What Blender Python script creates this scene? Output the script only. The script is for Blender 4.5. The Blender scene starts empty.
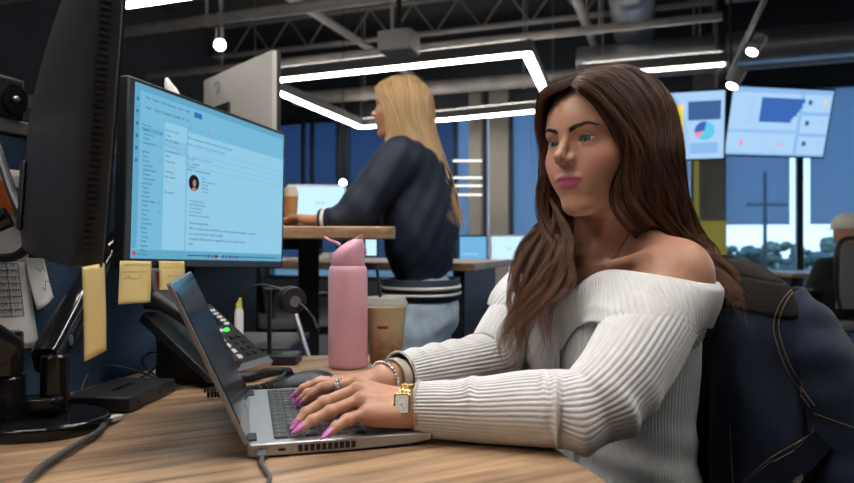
import bpy, bmesh, math, random
import numpy as np
from mathutils import Vector, Matrix, Euler
random.seed(7); RNG = np.random.default_rng(7)
S = bpy.context.scene
C = S.collection
F, CX, CY, CZ = 680.0, 427.0, 241.5, 0.99      # focal length in px of the 854x483 frame, camera height
PI = math.pi

def P(u, v, Y): return Vector(((u-CX)/F*Y, Y, CZ+(CY-v)/F*Y))
def PZ(u, v, z): return P(u, v, F*(CZ-z)/(v-CY))
def V(*a): return Vector(a)

# ------------------------------------------------------------------ materials
def mat(name, col, rough=.5, metal=0., var=0., vscale=20., bump=0., bscale=80., spec=.5, trans=0., alpha=1., ior=1.45, emit=None, estr=0., coat=0., sss=0., sheen=0., stretch=None):
    m = bpy.data.materials.new(name); m.use_nodes = True
    nt = m.node_tree; b = nt.nodes['Principled BSDF']
    def s(k, v):
        if k in b.inputs: b.inputs[k].default_value = v
    c4 = (*col, 1)
    s('Base Color', c4); s('Roughness', rough); s('Metallic', metal); s('Specular IOR Level', spec)
    s('Transmission Weight', trans); s('Alpha', alpha); s('IOR', ior); s('Coat Weight', coat)
    s('Sheen Weight', sheen)
    if sss: s('Subsurface Weight', sss); s('Subsurface Radius', (1., .35, .2)); s('Subsurface Scale', .012)
    if emit: s('Emission Color', (*emit, 1)); s('Emission Strength', estr)
    if var or bump:
        tc = nt.nodes.new('ShaderNodeTexCoord')
        src = tc.outputs['Object']
        if stretch:
            mp = nt.nodes.new('ShaderNodeMapping'); mp.inputs['Scale'].default_value = stretch
            nt.links.new(src, mp.inputs['Vector']); src = mp.outputs['Vector']
    if var:
        n = nt.nodes.new('ShaderNodeTexNoise'); n.inputs['Scale'].default_value = vscale; n.inputs['Detail'].default_value = 5
        nt.links.new(src, n.inputs['Vector'])
        r = nt.nodes.new('ShaderNodeValToRGB')
        r.color_ramp.elements[0].position = .3; r.color_ramp.elements[1].position = .7
        r.color_ramp.elements[0].color = (*[max(0, c*(1-var)) for c in col], 1)
        r.color_ramp.elements[1].color = (*[min(1, c*(1+var)) for c in col], 1)
        nt.links.new(n.outputs['Fac'], r.inputs['Fac']); nt.links.new(r.outputs['Color'], b.inputs['Base Color'])
    if bump:
        n = nt.nodes.new('ShaderNodeTexNoise'); n.inputs['Scale'].default_value = bscale; n.inputs['Detail'].default_value = 4
        nt.links.new(src, n.inputs['Vector'])
        bp = nt.nodes.new('ShaderNodeBump'); bp.inputs['Strength'].default_value = bump; bp.inputs['Distance'].default_value = .002
        nt.links.new(n.outputs['Fac'], bp.inputs['Height']); nt.links.new(bp.outputs['Normal'], b.inputs['Normal'])
    return m

def emat(name, col, strength):
    m = bpy.data.materials.new(name); m.use_nodes = True
    nt = m.node_tree; nt.nodes.remove(nt.nodes['Principled BSDF'])
    e = nt.nodes.new('ShaderNodeEmission'); e.inputs['Color'].default_value = (*col, 1); e.inputs['Strength'].default_value = strength*(.30 if strength < 2 else 1)
    nt.links.new(e.outputs[0], nt.nodes['Material Output'].inputs['Surface'])
    return m

# ------------------------------------------------------------------ mesh builder
def frame_of(d, up=None):
    d = Vector(d).normalized()
    up = Vector(up) if up is not None else (Vector((0, 0, 1)) if abs(d.z) < .95 else Vector((1, 0, 0)))
    x = up.cross(d).normalized(); y = d.cross(x).normalized()
    return x, y, d

def rotz(a): return Matrix.Rotation(a, 3, 'Z')

class MB:
    def __init__(s): s.v = []; s.f = []; s.m = []; s.cur = 0; s.uv = {}
    def use(s, i): s.cur = i; return s
    def add(s, vs, fs):
        o = len(s.v); s.v += [tuple(x) for x in vs]
        for f in fs: s.f.append(tuple(i+o for i in f)); s.m.append(s.cur)
        return s
    def box(s, c, size, R=None):
        c = Vector(c); h = [x/2 for x in size]; vs = []
        for dx in (-1, 1):
            for dy in (-1, 1):
                for dz in (-1, 1):
                    p = Vector((dx*h[0], dy*h[1], dz*h[2]))
                    if R is not None: p = R @ p
                    vs.append(c+p)
        return s.add(vs, [(0, 1, 3, 2), (4, 6, 7, 5), (0, 4, 5, 1), (2, 3, 7, 6), (0, 2, 6, 4), (1, 5, 7, 3)])
    def rings(s, rings, closed=True, cap=True, loop=False):
        n = len(rings[0]); vs = [p for r in rings for p in r]; fs = []
        k = len(rings)
        for i in range(k if loop else k-1):
            i2 = (i+1) % k
            for j in range(n if closed else n-1):
                j2 = (j+1) % n
                fs.append((i*n+j, i*n+j2, i2*n+j2, i2*n+j))
        if cap and not loop and closed:
            fs.append(tuple(range(n-1, -1, -1))); fs.append(tuple(range((k-1)*n, k*n)))
        return s.add(vs, fs)
    def cyl(s, a, b, r0, r1=None, n=24, cap=True):
        a, b = Vector(a), Vector(b); r1 = r0 if r1 is None else r1
        x, y, d = frame_of(b-a)
        mk = lambda p, r: [p+(x*math.cos(t)+y*math.sin(t))*r for t in [2*PI*k/n for k in range(n)]]
        return s.rings([mk(a, r0), mk(b, r1)], cap=cap)
    def lathe(s, prof, M=None, n=32, cap=True):
        M = M or Matrix.Identity(4)
        return s.rings([[M @ Vector((r*math.cos(2*PI*k/n), r*math.sin(2*PI*k/n), z)) for k in range(n)] for r, z in prof], cap=cap)
    def tube(s, path, r, n=10, closed=False, cap=True, flat=1., up=None):
        path = [Vector(p) for p in path]; k = len(path)
        rr = r if hasattr(r, '__len__') else [r]*k
        T = []
        for i in range(k):
            a = path[(i-1) % k] if (closed or i > 0) else path[i]
            b = path[(i+1) % k] if (closed or i < k-1) else path[i]
            T.append((b-a).normalized())
        x, y, _ = frame_of(T[0], up); R = []
        for i in range(k):
            x = (x - T[i]*x.dot(T[i])).normalized(); y = T[i].cross(x)
            R.append([path[i]+(x*math.cos(2*PI*j/n)+y*math.sin(2*PI*j/n)*flat)*rr[i] for j in range(n)])
        return s.rings(R, cap=cap, loop=closed)
    def prism(s, poly, z0, z1, M=None):
        M = M or Matrix.Identity(4)
        return s.rings([[M @ Vector((x, y, z0)) for x, y in poly], [M @ Vector((x, y, z1)) for x, y in poly]])
    def ell(s, c, r, R=None, nu=24, nv=14):
        c = Vector(c); r = (r,)*3 if not hasattr(r, '__len__') else r; rings = []
        for i in range(1, nv):
            t = PI*i/nv
            ring = []
            for j in range(nu):
                q = Vector((r[0]*math.sin(t)*math.cos(2*PI*j/nu), r[1]*math.sin(t)*math.sin(2*PI*j/nu), -r[2]*math.cos(t)))
                ring.append(c+(R @ q if R is not None else q))
            rings.append(ring)
        top = Vector((0, 0, r[2]))
        if R is not None: top = R @ top
        o = len(s.v); s.rings(rings, cap=False)
        s.v += [tuple(c-top), tuple(c+top)]; b = o+(nv-1)*nu
        for j in range(nu):
            s.f.append((o+(j+1) % nu, o+j, b)); s.m.append(s.cur)
            q = o+(nv-2)*nu
            s.f.append((q+j, q+(j+1) % nu, b+1)); s.m.append(s.cur)
        return s
    def quad(s, a, b, c, d): return s.add([a, b, c, d], [(0, 1, 2, 3)])
    def grid(s, fn, nu, nv, wrap=False):
        vs = [fn(i/(nu-1) if not wrap else i/nu, j/(nv-1)) for j in range(nv) for i in range(nu)]; fs = []
        for j in range(nv-1):
            for i in range(nu if wrap else nu-1):
                i2 = (i+1) % nu
                fs.append((j*nu+i, j*nu+i2, (j+1)*nu+i2, (j+1)*nu+i))
        return s.add(vs, fs)
    def build(s, name, mats, parent=None, world=False, smooth=35, bevel=0., seg=2, solid=0., subd=0, label=None):
        me = bpy.data.meshes.new(name)
        vs = s.v
        if parent is not None and world:
            Mi = WM[parent.name].inverted(); vs = [tuple(Mi @ Vector(p)) for p in vs]
        me.from_pydata(vs, [], s.f)
        mats = mats if isinstance(mats, (list, tuple)) else [mats]
        for m in mats: me.materials.append(m)
        if len(mats) > 1: me.polygons.foreach_set('material_index', s.m)
        bm = bmesh.new(); bm.from_mesh(me); bmesh.ops.recalc_face_normals(bm, faces=bm.faces); bm.to_mesh(me); bm.free()
        if smooth:
            me.polygons.foreach_set('use_smooth', [True]*len(me.polygons))
            me.set_sharp_from_angle(angle=math.radians(smooth))
        me.update()
        o = bpy.data.objects.new(name, me); C.objects.link(o)
        if parent is not None: o.parent = parent; WM[o.name] = WM[parent.name]
        else: WM[o.name] = Matrix.Identity(4)
        if label: o['label'] = label
        if bevel:
            b = o.modifiers.new('bevel', 'BEVEL'); b.width = bevel; b.segments = seg; b.limit_method = 'ANGLE'; b.angle_limit = math.radians(40)
        if solid:
            b = o.modifiers.new('solid', 'SOLIDIFY'); b.thickness = solid; b.offset = 0
        if subd:
            b = o.modifiers.new('sub', 'SUBSURF'); b.levels = subd; b.render_levels = subd
        return o

WM = {}
def thing(name, label, cat, loc=(0, 0, 0), rz=0., R=None, group=None):
    o = bpy.data.objects.new(name, None); C.objects.link(o); o.empty_display_size = .05
    M = Matrix.Translation(Vector(loc)) @ (R.to_4x4() if R is not None else Matrix.Rotation(rz, 4, 'Z'))
    o.matrix_world = M; WM[o.name] = M
    o['label'] = label; o['category'] = cat
    if group: o['group'] = group
    return o
def tag(o, label, cat, group=None, kind=None):
    o['label'] = label; o['category'] = cat
    if group: o['group'] = group
    if kind: o['kind'] = kind
    return o
def struct(o): o['kind'] = 'structure'; return o
def copy_tree(o, parent=None):
    c = o.copy(); C.objects.link(c)
    if parent is not None: c.parent = parent; WM[c.name] = WM[parent.name]
    for ch in list(o.children): copy_tree(ch, c)
    return c
def place(o, loc, rz=0., label=None):
    M = Matrix.Translation(Vector(loc)) @ Matrix.Rotation(rz, 4, 'Z'); o.matrix_world = M; WM[o.name] = M
    if label: o['label'] = label
    return o
def basis(x, y, z):
    return Matrix(((x[0], y[0], z[0]), (x[1], y[1], z[1]), (x[2], y[2], z[2])))
def spline(pts, n, closed=False):
    """Catmull-Rom through pts -> n points"""
    p = np.array([tuple(q) for q in pts], float); k = len(p); out = []
    tt = np.linspace(0, k if closed else k-1, n, endpoint=not closed)
    for t in tt:
        i = min(int(t), (k-1) if closed else k-2); f = t-i
        g = (lambda j: p[j % k]) if closed else (lambda j: p[j] if 0 <= j < k else (2*p[0]-p[1] if j < 0 else 2*p[k-1]-p[k-2]))
        a, b, c, d = g(i-1), g(i), g(i+1), g(i+2)
        out.append(.5*((2*b)+(-a+c)*f+(2*a-5*b+4*c-d)*f*f+(-a+3*b-3*c+d)*f**3))
    return [Vector(q) if len(q) == 3 else q for q in out]
def rrect(w, h, r, n=5):
    out = []
    for cx, cy, a0 in ((w/2-r, h/2-r, 0), (-w/2+r, h/2-r, 90), (-w/2+r, -h/2+r, 180), (w/2-r, -h/2+r, 270)):
        for k in range(n+1):
            a = math.radians(a0+90*k/n); out.append((cx+r*math.cos(a), cy+r*math.sin(a)))
    return out
def text_mesh(body, size, M, align='LEFT'):
    """text outline as (verts, faces), transformed by the 4x4 M"""
    cu = bpy.data.curves.new('text', 'FONT'); cu.body = body; cu.size = size; cu.align_x = align; cu.resolution_u = 2
    o = bpy.data.objects.new('text', cu); C.objects.link(o)
    dg = bpy.context.evaluated_depsgraph_get(); me = bpy.data.meshes.new_from_object(o.evaluated_get(dg))
    vs = [M @ v.co for v in me.vertices]; fs = [tuple(p.vertices) for p in me.polygons]
    bpy.data.objects.remove(o); bpy.data.curves.remove(cu); bpy.data.meshes.remove(me)
    return vs, fs

# ------------------------------------------------------------------ implicit surfaces (smooth blended bodies)
def smin(a, b, k):
    if k <= 0: return np.minimum(a, b)
    h = np.clip(.5+.5*(b-a)/k, 0, 1); return b+(a-b)*h-k*h*(1-h)
def smax(a, b, k): return -smin(-a, -b, k)
def s_ell(p, c, r, R=None):
    q = p-np.array(c, np.float32)
    if R is not None: q = q @ np.array(R, np.float32)
    r = np.array(r, np.float32)
    k0 = np.linalg.norm(q/r, axis=1); k1 = np.linalg.norm(q/(r*r), axis=1)
    return k0*(k0-1)/np.maximum(k1, 1e-9)
def s_cap(p, a, b, ra, rb, sq=None):
    a = np.array(a, np.float32); b = np.array(b, np.float32); ba = b-a
    pa = p-a; t = np.clip((pa @ ba)/max(float(ba @ ba), 1e-12), 0, 1)
    return np.linalg.norm(pa-t[:, None]*ba, axis=1)-(ra+(rb-ra)*t)
def implicit(fn, lo, hi, h, coarse=4):
    """sparse evaluation + naive surface nets; returns verts (N,3), quads (M,4)"""
    lo = np.array(lo, float); hi = np.array(hi, float)
    n = np.ceil((hi-lo)/(h*coarse)).astype(int)*coarse+1
    nc = (n-1)//coarse+1
    ax = [lo[i]+np.arange(nc[i])*h*coarse for i in range(3)]
    g = np.stack(np.meshgrid(*ax, indexing='ij'), -1).reshape(-1, 3).astype(np.float32)
    dc = np.concatenate([fn(c) for c in np.array_split(g, max(1, len(g)//300000))]).reshape(nc)
    val = dc
    for a in range(3):
        val = np.repeat(val, coarse, axis=a)
    val = val[:n[0], :n[1], :n[2]].copy()
    near = np.abs(val) < h*coarse*2.2
    idx = np.argwhere(near)
    pts = (lo+idx*h).astype(np.float32)
    ev = np.concatenate([fn(c) for c in np.array_split(pts, max(1, len(pts)//300000))])
    val[near] = ev
    ins = val < 0
    cnt = np.zeros(n-1, np.int8)
    for dx in (0, 1):
        for dy in (0, 1):
            for dz in (0, 1):
                cnt += ins[dx:n[0]-1+dx, dy:n[1]-1+dy, dz:n[2]-1+dz]
    act = (cnt > 0) & (cnt < 8)
    cells = np.argwhere(act); vid = -np.ones(n-1, int); vid[act] = np.arange(len(cells))
    acc = np.zeros((len(cells), 3)); num = np.zeros(len(cells))
    cor = [(0, 0, 0), (1, 0, 0), (0, 1, 0), (1, 1, 0), (0, 0, 1), (1, 0, 1), (0, 1, 1), (1, 1, 1)]
    for i in range(8):
        for j in range(i+1, 8):
            d = [abs(cor[i][k]-cor[j][k]) for k in range(3)]
            if sum(d) != 1: continue
            A = cells+cor[i]; B = cells+cor[j]
            va = val[A[:, 0], A[:, 1], A[:, 2]]; vb = val[B[:, 0], B[:, 1], B[:, 2]]
            m = (va < 0) != (vb < 0)
            t = np.where(m, va/np.where(m, va-vb, 1), 0)
            acc[m] += (A+(B-A)*t[:, None])[m]; num[m] += 1
    vs = lo+acc/num[:, None]*h
    quads = []
    for a in range(3):
        b, c = (a+1) % 3, (a+2) % 3
        sl0 = [slice(None)]*3; sl1 = [slice(None)]*3; sl0[a] = slice(0, -1); sl1[a] = slice(1, None)
        e = np.argwhere(ins[tuple(sl0)] != ins[tuple(sl1)])
        e = e[(e[:, b] > 0) & (e[:, c] > 0) & (e[:, b] < n[b]-1) & (e[:, c] < n[c]-1)]
        q = []
        for ob, oc in ((-1, -1), (0, -1), (0, 0), (-1, 0)):
            k = e.copy(); k[:, b] += ob; k[:, c] += oc
            q.append(vid[k[:, 0], k[:, 1], k[:, 2]])
        q = np.stack(q, 1)
        fl = ins[e[:, 0], e[:, 1], e[:, 2]]
        q[~fl] = q[~fl][:, ::-1]
        quads.append(q[(q >= 0).all(1)])
    # pull the vertices onto the surface
    vs = vs.astype(np.float32)
    for _ in range(2):
        eps = h*.4; d = fn(vs); gr = np.stack([(fn(vs+np.eye(3, dtype=np.float32)[k]*eps)-d)/eps for k in range(3)], 1)
        gl = (gr*gr).sum(1); vs = vs-np.clip(d/np.maximum(gl, .2), -h, h)[:, None]*gr*.8
    return vs, np.concatenate(quads)
def raw_mesh(name, vs, fs, mats, parent=None, smooth=True, attrs=None, mi=None, world=True):
    vs = np.asarray(vs, float)
    if parent is not None and world:
        Mi = np.array(WM[parent.name].inverted()); vs = vs @ Mi[:3, :3].T+Mi[:3, 3]
    me = bpy.data.meshes.new(name)
    fs = np.asarray(fs)
    me.vertices.add(len(vs)); me.vertices.foreach_set('co', vs.astype(np.float32).ravel())
    k = fs.shape[1]
    me.loops.add(fs.size); me.loops.foreach_set('vertex_index', fs.astype(np.int32).ravel())
    me.polygons.add(len(fs)); me.polygons.foreach_set('loop_start', np.arange(0, fs.size, k, dtype=np.int32))
    me.update(calc_edges=True); me.validate()
    for m in (mats if isinstance(mats, (list, tuple)) else [mats]): me.materials.append(m)
    if mi is not None: me.polygons.foreach_set('material_index', np.asarray(mi, np.int32))
    me.polygons.foreach_set('use_smooth', np.ones(len(me.polygons), bool))
    for an, arr in (attrs or {}).items():
        arr = np.asarray(arr, np.float32)
        if arr.ndim == 1: at = me.attributes.new(an, 'FLOAT', 'POINT'); at.data.foreach_set('value', arr)
        else: at = me.attributes.new(an, 'FLOAT_VECTOR', 'POINT'); at.data.foreach_set('vector', arr.ravel())
    o = bpy.data.objects.new(name, me); C.objects.link(o)
    if parent is not None: o.parent = parent; WM[o.name] = WM[parent.name]
    return o
# ================================================================== camera, world
cam = bpy.data.cameras.new('camera'); co = bpy.data.objects.new('camera', cam); C.objects.link(co)
cam.sensor_width = 36; cam.lens = F/854*36; cam.clip_start = .02; cam.clip_end = 500
co.location = (0, 0, CZ); co.rotation_euler = (PI/2, 0, 0); cam.shift_y = 0
cam.dof.use_dof = True; cam.dof.focus_distance = 1.05; cam.dof.aperture_fstop = 5.0
S.camera = co
vs_ = S.view_settings; vs_.view_transform = 'Standard'; vs_.look = 'None'; vs_.gamma = 1; vs_.exposure = 1.75; vs_.use_curve_mapping = False
w = bpy.data.worlds.new('world'); S.world = w; w.use_nodes = True
nt = w.node_tree; bg = nt.nodes['Background']
tc = nt.nodes.new('ShaderNodeTexCoord'); sp = nt.nodes.new('ShaderNodeSeparateXYZ'); rp = nt.nodes.new('ShaderNodeValToRGB')
nt.links.new(tc.outputs['Generated'], sp.inputs[0]); nt.links.new(sp.outputs['Z'], rp.inputs['Fac']); nt.links.new(rp.outputs['Color'], bg.inputs['Color'])
e = rp.color_ramp.elements
e[0].position = 0.; e[0].color = (.42, .55, .70, 1); e[1].position = .35; e[1].color = (.22, .40, .66, 1)
bg.inputs['Strength'].default_value = 1.0

# ================================================================== the building (its axes turned 20 degrees from the view)
TH = math.radians(-20); RM = rotz(TH)
def rb(a, b, z=0.): return RM @ Vector((a, b, z))
def uvb(u, b):            # where the sight line of column u meets the building line b: returns (a, b, Y)
    dx = (u-CX)/F; c, s = math.cos(TH), math.sin(TH)
    A = Vector((c, s)); B = Vector((-s, c)); t = b/(dx*B.x+B.y)
    return (dx*A.x+A.y)*t, t
M_floor = mat('carpet_floor', (.045, .05, .06), .95, var=.3, vscale=40, bump=.3, bscale=300)
M_ceil = mat('ceiling_paint', (.07, .068, .068), .9, var=.25, vscale=2)
M_wall = mat('wall_paint_dark', (.05, .058, .07), .85, var=.12, vscale=3)
M_beige = mat('column_paint_beige', (.30, .27, .23), .8, var=.06)
M_grey = mat('column_paint_grey', (.20, .20, .185), .8, var=.06)
M_black = mat('black_metal', (.015, .016, .018), .45)
M_blackp = mat('black_plastic', (.018, .019, .022), .38, var=.15, vscale=120)
M_gloss = mat('black_gloss', (.010, .010, .012), .12, spec=.6)
M_steel = mat('brushed_steel', (.45, .46, .48), .35, 1.)
M_duct = mat('galvanised_duct', (.42, .43, .45), .42, .9, var=.12, vscale=6, bump=.2, bscale=40)
M_pipe = mat('painted_pipe', (.42, .39, .37), .6, var=.2, vscale=6)
M_yellow = mat('yellow_paint', (.70, .64, .12), .6)
M_white = mat('white_plastic', (.75, .75, .74), .4)
M_lamp = emat('lamp_diffuser', (1., .96, .90), 9.)
M_up = emat('added_uplight_glow', (1., .93, .85), 2.0)
M_spot = emat('spot_face', (1., .95, .85), 9.)

b = MB()
W0, W1, D0, D1, HC = -6.2, 9.0, -3.5, 9.0, 4.0
def rbox(m, a0, a1, b0, b1, z0, z1): return m.box(rb((a0+a1)/2, (b0+b1)/2, (z0+z1)/2), (a1-a0, b1-b0, z1-z0), RM)
struct(rbox(MB(), W0, W1, D0, D1+.2, -.1, 0).build('floor', M_floor))
struct(rbox(MB(), W0, W1, D0, D1+.2, HC, HC+.1).build('ceiling', M_ceil))
struct(rbox(MB(), W0-.1, W0, D0, D1+.2, 0, HC).build('wall_left', M_wall))
struct(rbox(MB(), W1, W1+.1, D0, D1+.2, 0, HC).build('wall_right', M_wall))
struct(rbox(MB(), W0, W1, D0-.1, D0, 0, HC).build('wall_front', M_wall))
# back wall: solid on the left, glazed to the right
aL, _ = uvb(268, 9.0)
m = MB(); rbox(m, W0, aL, D1, D1+.2, 0, HC); rbox(m, aL, W1, D1, D1+.2, 2.85, HC); rbox(m, aL, W1, D1, D1+.2, 0, .42)
struct(m.build('wall_back', M_wall))
def column(name, u0, u1, mt, dep=.16):
    a0, _ = uvb(u0, 8.9); a1, _ = uvb(u1, 8.9)
    return struct(rbox(MB(), a0, a1, D1-dep, D1+.05, 0 if u0 > 600 else .4, 3.0).build(name, mt))
column('trim_1', 470, 482, M_beige); column('trim_2', 490, 509, M_beige); column('trim_3', 693, 724, M_grey, .3)
# glass panes with shades
M_glass = bpy.data.materials.new('window_glass'); M_glass.use_nodes = True
nt = M_glass.node_tree; pb = nt.nodes['Principled BSDF']; nt.nodes.remove(pb)
tr = nt.nodes.new('ShaderNodeBsdfTransparent'); tr.inputs[0].default_value = (.85, .93, 1, 1)
gl = nt.nodes.new('ShaderNodeBsdfGlossy'); gl.inputs['Roughness'].default_value = .03
mx = nt.nodes.new('ShaderNodeMixShader'); mx.inputs[0].default_value = .06
nt.links.new(tr.outputs[0], mx.inputs[1]); nt.links.new(gl.outputs[0], mx.inputs[2]); nt.links.new(mx.outputs[0], nt.nodes['Material Output'].inputs[0])
def shade_mat(name, tint, opq, dcol):
    m = bpy.data.materials.new(name); m.use_nodes = True; nt = m.node_tree; nt.nodes.remove(nt.nodes['Principled BSDF'])
    t = nt.nodes.new('ShaderNodeBsdfTransparent'); t.inputs[0].default_value = (*tint, 1)
    d = nt.nodes.new('ShaderNodeBsdfTranslucent'); d.inputs[0].default_value = (*dcol, 1)
    d2 = nt.nodes.new('ShaderNodeBsdfDiffuse'); d2.inputs[0].default_value = (*[c*.5 for c in dcol], 1)
    a = nt.nodes.new('ShaderNodeMixShader'); a.inputs[0].default_value = .5
    x = nt.nodes.new('ShaderNodeMixShader'); x.inputs[0].default_value = opq
    nt.links.new(d.outputs[0], a.inputs[1]); nt.links.new(d2.outputs[0], a.inputs[2])
    nt.links.new(t.outputs[0], x.inputs[1]); nt.links.new(a.outputs[0], x.inputs[2]); nt.links.new(x.outputs[0], nt.nodes['Material Output'].inputs[0])
    return m
M_shade = shade_mat('solar_shade', (.46, .54, .62), .45, (.36, .44, .52))
M_shade2 = shade_mat('dark_solar_shade', (.24, .31, .42), .5, (.15, .19, .26))
def window(n, u0, u1, zs, ms):
    gl_, gr_ = {6: (.0, .09), 7: (.09, .03)}.get(n, (.025, .025))
    a0, y0 = uvb(u0, 9.05); a1, _ = uvb(u1, 9.05)
    root = struct(rbox(MB(), a0, a1, D1+.06, D1+.075, .42, 2.85).build('window_%d' % n, M_glass))
    f = MB()
    for aa in (a0, a1): rbox(f, aa-.020, aa+.020, D1+.0, D1+.12, .42, 2.85)
    rbox(f, a0, a1, D1+.0, D1+.12, .42, .48); rbox(f, a0, a1, D1, D1+.12, 2.78, 2.85)
    f.build('window_frame', M_black, root, bevel=.004)
    s_ = MB(); rbox(s_, a0+gl_, a1-gr_, D1+.02, D1+.024, zs, 2.80); rbox(s_, a0+gl_, a1-gr_, D1+.01, D1+.035, zs-.03, zs)
    s_.build('roller_shade', ms, root)
window(1, 270, 344, .6, M_shade2); window(2, 347, 456, .6, M_shade2); window(3, 456, 486, .6, M_shade)
window(4, 512, 600, .6, M_shade); window(5, 604, 692, 1.22, M_shade); window(6, 724, 798, 1.22, M_shade); window(7, 801, 905, 1.22, M_shade); window(8, 908, 1000, 1.22, M_shade)
a0, _ = uvb(694, 8.5); a1, _ = uvb(699, 8.5); a2, _ = uvb(727, 8.5)
m = MB(); rbox(m, a0, a1, 8.52, 8.56, .0, 2.1); rbox(m, a0, a2, 8.55, 8.6, .45, 1.23)
struct(m.build('trim_4', M_yellow))
# dim glazed partition frames left of the standing colleague
m = MB()
for u in (303, 312, 338, 346):
    a0, _ = uvb(u, 8.3); rbox(m, a0-.025, a0+.025, 8.28, 8.33, 0, 2.75)
a0, _ = uvb(300, 8.3); a1, _ = uvb(455, 8.3); rbox(m, a0, a1, 8.27, 8.34, 2.70, 2.85)
struct(m.build('trim_5', M_black, bevel=.004))

# ------------------------------------------------------------------ outside
M_ground = mat('dry_ground', (.15, .17, .14), .95, var=.3, vscale=.05)
struct(MB().box((20, 120, -4.6), (300, 210, .2)).build('ground_outside', M_ground))
M_leaf = [mat('foliage_%d' % i, c, .85, var=.5, vscale=2.5) for i, c in enumerate([(.10, .13, .11), (.15, .17, .12), (.085, .11, .10)])]
M_bark = mat('bark', (.10, .08, .06), .9)
tl = ['bushy green tree outside the window, seen just right of the grey column', 'olive green tree outside, left of the dark window post', 'low dark tree outside in the middle of the tall window',
      'green tree outside, right of the dark window post', 'wide yellow green tree outside the window behind the seated man', 'dark green tree outside at the far right edge of the windows']
for i, (u, Y, top) in enumerate([(735, 46, .9), (783, 52, 1.3), (757, 66, .8), (814, 42, .7), (838, 60, 1.5), (868, 47, 1.3)]):
    p = P(u, 300, Y); t = thing('tree', tl[i], 'tree', (p.x, Y, -4.5), group='trees outside the windows')
    m = MB().tube([(0, 0, 0), (.1, 0, 1.5), (0, .1, 3.2)], [.22, .16, .1], 8); m.build('trunk', M_bark, t)
    h = top+4.5; m = MB(); rr = random.Random(i)
    for k in range(70):
        r = rr.uniform(.22, .55); a = rr.uniform(0, 6.28); zz = rr.random(); R0 = 1.7*math.sqrt(max(.05, 1-(zz*1.1-.35)**2))*rr.uniform(.6, 1); m.ell((R0*math.cos(a), R0*math.sin(a), h-.4-3.2*(1-zz)), (r, r, r*.7), nu=9, nv=6)
    m.build('crown', M_leaf[i % 3], t)
p = P(765, 200, 45)
t = thing('utility_pole', 'dark utility pole with a crossarm seen through the window shade', 'utility pole', (p.x, 45, -4.5))
MB().cyl((0, 0, 0), (0, 0, 10.1), .16, .11, 10).build('pole', M_bark, t)
m = MB(); m.box((0, -.15, 7.9), (2.6, .14, .16)); m.build('crossarm', M_bark, t)
for x in (-1.1, -.5, .5, 1.1): MB().cyl((x, -.15, 7.95), (x, -.15, 8.25), .05, .04, 8).build('insulator', M_grey, t)

# ------------------------------------------------------------------ ceiling services
def along(u, v, z): return P(u, v, F*(CZ-z)/(v-CY))
def pipe(name, label, cat, a, b_, z, r, mt=M_pipe, grp=None, hang=True):
    t = thing(name, label, cat, rb((a[0]+b_[0])/2, (a[1]+b_[1])/2, z), TH, group=grp)
    mid = Vector(((a[0]+b_[0])/2, (a[1]+b_[1])/2, 0)); A_ = Vector((*a, 0))-mid; B_ = Vector((*b_, 0))-mid
    MB().cyl(A_, B_, r, n=18).build('pipe_run', mt, t)
    if hang:
        n = max(2, int((B_-A_).length/2))
        for k in range(n):
            h = MB(); q = A_.lerp(B_, (k+.5)/n); h.cyl(q+V(0, 0, r*.9), q+V(0, 0, HC-z), .012, n=6)
            h.cyl(q-(B_-A_).normalized()*.02, q+(B_-A_).normalized()*.02, r*1.12, n=18)
            h.build('hanger', mt, t)
    return t
pipe('ceiling_pipe', 'grey ceiling pipe running across above the neighbouring monitor, nearest the lamp globe', 'pipe', (-5, 5.0), (6, 5.0), 2.95, .05)
pipe('ceiling_pipe', 'thin grey ceiling pipe higher up at the top left of the room', 'pipe', (-6, 4.1), (4.5, 4.1), 3.0, .035)
pipe('ceiling_pipe', 'thin grey ceiling pipe behind the lamp globe', 'pipe', (-6, 6.6), (.4, 6.6), 3.0, .04)
pipe('ceiling_pipe', 'thick dull pipe crossing behind the square ceiling light', 'pipe', (-5, 9.0-.7), (8, 9.0-.7), 2.98, .09)
pipe('air_duct', 'long round grey duct running above the two hanging screens', 'duct', (-1, 7.6), (8.5, 7.6), 2.95, .17, M_duct)
pipe('ceiling_pipe', 'grey pipe running away along the ceiling at the upper left', 'pipe', (-3.2, 2.5), (-3.2, 8.6), 3.15, .04)
pipe('ceiling_pipe', 'grey pipe running away along the ceiling above the projector box', 'pipe', (-.9, 2.5), (-.9, 8.6), 3.35, .05)
# cable tray / joists
mj = [thing('ceiling_joist', l, 'joist', rb(0, bb, 3.79), TH, group='steel ceiling joists') for l, bb in (('dark steel joist crossing the ceiling nearest the camera', 3.2), ('dark steel joist crossing the ceiling above the standing colleague', 5.6), ('dark steel joist crossing the ceiling near the windows', 8.0))]
for t in mj:
    m = MB(); m.box((1.4, 0, .22), (15, .12, .03)); m.box((1.4, 0, -.20), (15, .12, .03))
    for k in range(24):
        x = -5.8+k*.6; m.tube([(x, 0, -.2), (x+.3, 0, .2), (x+.6, 0, -.2)], .014, 6)
    m.build('lattice_frame', M_pipe, t)
# spiral duct in the middle of the ceiling
p1 = P(634, 30, 7.6); p2 = P(628, -55, 5.4)
t = thing('air_duct', 'shiny spiral duct dropping down over the dark haired woman, bluish reflections', 'duct', p1)
dv = (p2-p1); m = MB(); rings = []
for k in range(60):
    r = .215*(1+(.02 if k % 4 == 0 else 0)); q = dv*(k/59); x, y, _ = frame_of(dv)
    rings.append([q+(x*math.cos(2*PI*j/28)+y*math.sin(2*PI*j/28))*r for j in range(28)])
m.rings(rings); m.build('duct_run', M_duct, t)
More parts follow.
